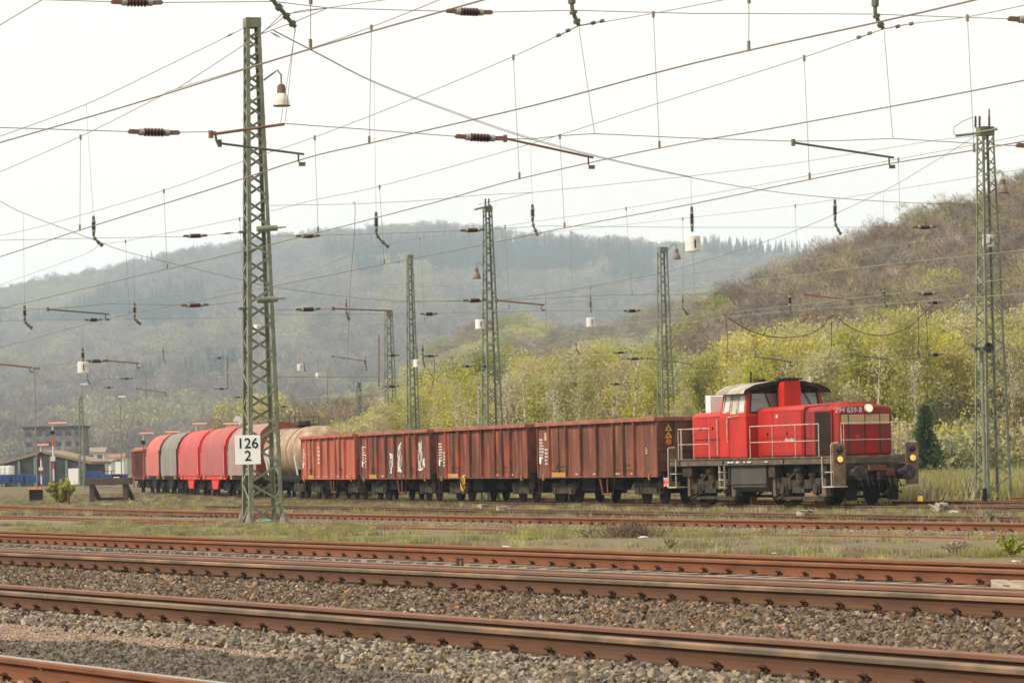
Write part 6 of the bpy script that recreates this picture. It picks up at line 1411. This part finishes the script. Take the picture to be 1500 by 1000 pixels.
# semaphores
def semaphore(px, y_arm, y_base, d, label, sgn=1, arm=21, m0='signal_red'):
    p = at_depth(px, y_base, d); p.z = -.5; h = at_depth(px, y_arm, d).z - p.z; s_ = FPX / d; L_ = arm / s_
    t = empty('semaphore_signal', p, 0, label, 'signal', 'red and white semaphores'); n = 6
    for k in range(n):
        b = MB(); b.cyl((0, 0, h * k / n), (0, 0, h * (k + 1) / n - .001), .08, 8, .08); b.build('post_band', 'signal_red' if k % 2 == 0 else 'signal_white', t)
    b = MB(); x0, x1 = sorted((-sgn * .35, sgn * L_)); b.box(x0, x1, -.2, -.15, h - .16, h + .16); a_ = b.build('arm', 'signal_white', t)
    b = MB(); b.box(min(x0, x1), max(x0, x1), -.21, -.201, h - .16, h - .08); b.box(x0, x1, -.21, -.201, h + .08, h + .16); b.build('arm_border', 'signal_red', a_)
    b = MB(); b.box(-.2, .2, -.4, -.1, h * .45, h * .52); b.build('lamp_box', 'signal_white', t); b = MB(); b.cyl((0, -.2, h - .9), (0, .1, h - .9), .22, 10); b.build('lamp', 'black', t)
semaphore(79, 619, 712, 330, 'tall red and white semaphore in front of the grey block'); semaphore(61, 651, 712, 345, 'short red semaphore left of the tall one', 1, 12)
for px, ya, lab in ((211, 634, 'semaphore arm above the pink canopy wagon'), (249, 632, 'semaphore arm above the grey canopy wagon'), (289, 620, 'double semaphore arm above the red canopy wagon'), (335, 620, 'semaphore arm left of the number board mast')):
    semaphore(px, ya, 700, 340, lab, 1, 16)
p = at_depth(349, 616, 345); p2 = p.copy(); p2.z = -.5; t = empty('disc_signal', p2, 0, 'white disc signal just left of the tall mast', 'signal'); b = MB(); b.cyl((0, 0, 0), (0, 0, p.z + .5), .08, 6); b.build('post', 'signal_white', t); b = MB(); b.lathe([(0, .45), (.03, .45), (.04, .4)], (0, -.1, p.z + .5), (0, -1, 0), 20); b.build('disc', 'signal_white', t)
p = at_depth(133, 676, 500); p2 = p.copy(); p2.z = -.5; t = empty('advertising_board', p2, 0, 'small white board with a red mark near the far containers', 'sign'); b = MB(); b.cyl((0, 0.1, 0), (0, .1, p.z + .5), .1, 6); b.build('post', 'signal_white', t); b = MB(); b.box(-.35, .35, 0, .08, p.z + .5 - .45, p.z + .5 + .45); b.build('board', 'wall_white', t); b = MB(); b.box(-.2, .2, -.01, -.001, p.z + .45, p.z + .7); b.build('red_mark', 'signal_red', t)
# low flat wagon with stanchions beyond the buffer stop
p = at_height(144, 712, -.42); t = empty('flat_wagon', p, R(-8), 'low flat wagon with thin stanchions behind the buffer stop', 'wagon')
b = MB(); b.box(-1.8, 2.2, -1.2, 1.2, .95, 1.1); b.build('deck', 'bogie', t)
for x in (-1.2, 1.6):
    b = MB(); b.cyl((x, -.9, 0.42), (x, -.8, .42), .42, 16); b.cyl((x, .8, .42), (x, .9, .42), .42, 16); b.build('wheelset', 'wheel_dark', t)
for x in (-1.5, -.4, .8, 1.9):
    b = MB(); b.box(x - .04, x + .04, -1.22, -1.14, 1.1, 1.75); b.build('stanchion', 'bogie', t)
b = MB(); b.box(-1.9, 2.3, -1.22, -1.16, 1.75, 1.82); b.build('top_rail', 'bogie', t)
# small trackside things
p = at_height(673.5, 840, .0); t = empty('marker_post', p, R(10), 'short wooden marker post between the foreground tracks', 'post'); b = MB(); b.box(-.045, .045, -.04, .04, 0, .20); b.build('post', 'timber', t, bevel=.005); b = MB(); b.box(-.008, .016, -.046, -.041, .01, .17); b.build('pale_stripe', 'yellow_dull', t)
p = at_height(101, 741, -.42); t = empty('rusty_post', p, 0, 'short rusty iron post in front of the bush', 'post'); b = MB(); b.cyl((0, 0, 0), (0, 0, .72), .055, 8); b.build('shaft', 'rail_rust', t); b = MB(); b.cyl((0, 0, .721), (0, 0, .75), .065, 8); b.build('cap', 'rail_dark', t)
p = at_height(396, 767, -.20); t = empty('cable_cover', p, R(5), 'teal plastic cover lying at the foot of the tall mast', 'cover'); b = MB(); b.lathe([(0, .23), (.06, .235), (.07, .25), (.12, .24), (.15, .1)], (0, 0, 0), (0, 0, 1), 18); o = b.build('lid', 'teal_plastic', t, smooth=40); o.scale = (1.1, .8, .85)
p = at_height(160, 796, .05); t = empty('orange_strap', p, TH, 'orange strap lying by the orange track', 'strap'); b = MB(); b.tube([(-.35, 0, .03), (-.1, .03, .05), (.12, -.02, .03), (.35, .02, .02)], .03, 5); b.build('webbing', 'orange_strap', t)
def block(px, py, z, sx, sy, sz_, rz, m, label, name='concrete_block', cat='block', rough=.12):
    p = at_height(px, py, z); bm = bmesh.new(); bmesh.ops.create_cube(bm, size=1.0); bmesh.ops.subdivide_edges(bm, edges=bm.edges, cuts=3, use_grid_fill=True); rnd = random.Random(int(px * 3 + py))
    for v in bm.verts:
        v.co = Vector((v.co.x * sx, v.co.y * sy, (v.co.z + .5) * sz_)) + Vector((rnd.gauss(0, rough * .12 * sx), rnd.gauss(0, rough * .25 * sy), rnd.gauss(0, rough * .2 * sz_)))
    me = bpy.data.meshes.new(name); bm.to_mesh(me); bm.free(); me.materials.append(MATS[m]); o = inst(name, me, None, p, rz); tag(o, label, cat); return o
trk = R(90) + TH
for px, py, w, h, lab in ((1303, 852, .55, .13, 'pale rough kerb stone at the left end of the row by the second track'), (1343, 855, .5, .15, 'pale kerb stone second from the left in the row by the second track'), (1375, 858, .45, .11, 'low broken kerb stone in the middle of the row'), (1410, 861, .55, .13, 'pale kerb stone right of the broken one'), (1447, 864, .5, .16, 'squared kerb stone near the right end of the row'), (1488, 868, .6, .15, 'squared grey kerb stone at the right picture edge')):
    block(px, py, -.03, w, .2, h * .85, trk, 'limestone', lab)
t0, t1 = at_height(1352, 847, -.03), at_height(1530, 860, -.03); t = empty('timber_baulk', t0, math.atan2(t1.y - t0.y, t1.x - t0.x), 'dark rotten timber baulk lying behind the pale kerb stones', 'timber'); L_ = (t1 - t0).length; b = MB(); b.box(0, L_, -.14, .14, 0, .13); b.build('beam', 'timber', t, bevel=.02)
for f_ in (.22, .55): b = MB(); b.box(L_ * f_, L_ * f_ + .25, -.17, .17, -.02, .15); b.build('iron_strap', 'rail_dark', t)
block(1180, 758, -.28, .4, .3, .2, .3, 'limestone', 'grey stone block lying beside the brown track below the locomotive', rough=.25); block(738, 751, -.25, .42, .3, .22, .2, 'limestone', 'small tan stone block on the siding below the second wagon'); block(708, 744, -.35, .3, .3, .15, .5, 'limestone', 'small tan stone left of the larger one below the wagons'); block(1377, 748, -.3, .5, .3, .22, .8, 'limestone', 'weathered grey boulder ahead of the locomotive', rough=.4)
block(158, 741, -.4, .5, .25, .13, 0, 'cream_band', 'pale yellow slab on the ground by the buffer stop')
# yellow rail brake shoes
def shoe(px, py, z, label, m='yellow_paint', k=1.0):
    p = at_height(px, py, z); t = empty('brake_shoe', p, TH + R(70), label, 'brake shoe'); b = MB(); b.prism([(-.3, 0), (.28, 0), (.28, .05), (.05, .07), (-.05, .28), (-.2, .28), (-.3, .05)], lambda u, v, w: (u * k, w * k, v * k), -.06, .06); b.build('sole', m, t); b = MB(); b.tube([(.28 * k, 0, .05 * k), (.5 * k, 0, .2 * k)], .02 * k, 5); b.build('handle', 'black', t)
shoe(1103, 745, -.42, 'yellow brake shoe lying under the middle of the locomotive', k=1.5); shoe(1331, 728, -.3, 'yellow brake shoe far ahead of the locomotive'); shoe(1347, 738, -.35, 'yellow brake shoe ahead of the right buffer'); shoe(1195, 745, -.4, 'yellow brake shoe beside the bright green weed')
# rusty scrap by the right mast
for k, (px, w, h) in enumerate(((1373, .25, .38), (1389, .75, .45), (1409, .3, .3), (1420, .6, .5), (1432, .5, .42))):
    p = at_height(px, 727, -.3); t = empty('rusty_scrap', p, R(20 + 13 * k), ('narrow rusty plate at the left of the scrap pile', 'rusty iron frame in the middle of the scrap pile', 'pale rubble lump in the scrap pile', 'largest rusty iron frame of the scrap pile', 'rusty plate nearest the loudspeaker post')[k], 'scrap', 'rusty scrap by the right mast')
    b = MB(); b.box(-w / 2, w / 2, -.3, -.22, 0, h); b.build('plate', 'scrap_rust' if k != 2 else 'limestone', t); b = MB(); b.box(-w / 2, w / 2, .22, .3, 0, h * .8); b.build('back_plate', 'scrap_rust', t)
    b = MB(); b.tube([(-w / 2, -.25, h), (0, 0, h + .12), (w / 2, .25, h * .8)], .04, 5); b.build('pipe', 'rail_dark', t)
# twig heap
p = at_height(925, 787, -.02); hp = empty('twig_heap', p, .3, 'heap of dead twigs and branches on the grass strip', 'brushwood'); hp.scale = (.85, .85, .6); b = MB(); rnd = random.Random(8)
for k in range(260):
    a_ = rnd.uniform(0, 6.28); r_ = rnd.gauss(0, .38); q = Vector((r_ * 1.0 + .02, rnd.gauss(0, .3), max(.02, .26 - abs(r_) * .25) * rnd.random())); l = rnd.uniform(.12, .38); b.tube([q, q + Vector((math.cos(a_) * l * .6, math.sin(a_) * l * .3, rnd.uniform(-.08, .3))), q + Vector((math.cos(a_) * l, math.sin(a_) * l * .5, rnd.uniform(-.1, .42)))], rnd.uniform(.004, .011), 4)
tag(b.build('twigs', 'dead_twig', hp), kind='stuff')
b = MB(); b.tube([(-.4, 0, .05), (0, -.1, .18), (.4, .05, .36), (.5, 0, .42)], .018, 6); b.build('branch', 'dead_twig', hp)
# litter
for k, (px, py, z, w, lab) in enumerate(((942, 787, .0, .11, 'crumpled white sheet of litter beside the twig heap'), (741, 801, .0, .10, 'round white litter beside the orange track'), (138, 778, -.05, .09, 'white scrap of litter on the left of the grass strip'), (160, 777, -.05, .07, 'smaller white scrap of litter near the mast'), (1134, 810, .0, .06, 'white litter in the grass below the locomotive'), (1487, 822, .0, .07, 'white scrap at the right edge of the strip'), (1396, 750, -.3, .2, 'white sheet lying beside the grey boulder'), (1250, 974, .02, .06, 'white stone-like scrap in the pale ballast'))):
    p = at_height(px, py, z + .03); bm = bmesh.new(); bmesh.ops.create_icosphere(bm, subdivisions=2, radius=w * .6); rnd = random.Random(k)
    for v in bm.verts: v.co = Vector((v.co.x * 1.3, v.co.y, abs(v.co.z) * .35)) * rnd.uniform(.6, 1.2)
    me = bpy.data.meshes.new('litter'); bm.to_mesh(me); bm.free(); me.materials.append(MATS['paper']); tag(inst('litter', me, None, p), lab, 'litter')
p = at_height(1170, 855, 0)

# ---------------------------------------------------------------- haze
hz = bpy.data.materials.new('haze'); hz.use_nodes = True; n_ = hz.node_tree.nodes; n_.remove(n_['Principled BSDF'])
pv = n_.new('ShaderNodeVolumePrincipled'); pv.inputs['Color'].default_value = (0.71, 0.86, 1.0, 1); pv.inputs['Density'].default_value = 0.000135; pv.inputs['Anisotropy'].default_value = 0.15
hz.node_tree.links.new(pv.outputs[0], n_['Material Output'].inputs['Volume']); MATS['haze'] = hz
b = MB(); b.box(-5200, 5200, -4500, 6200, -2.0, 360); tag(b.build('haze', 'haze'), 'thin pale haze in the air over the yard and hills', kind='stuff')
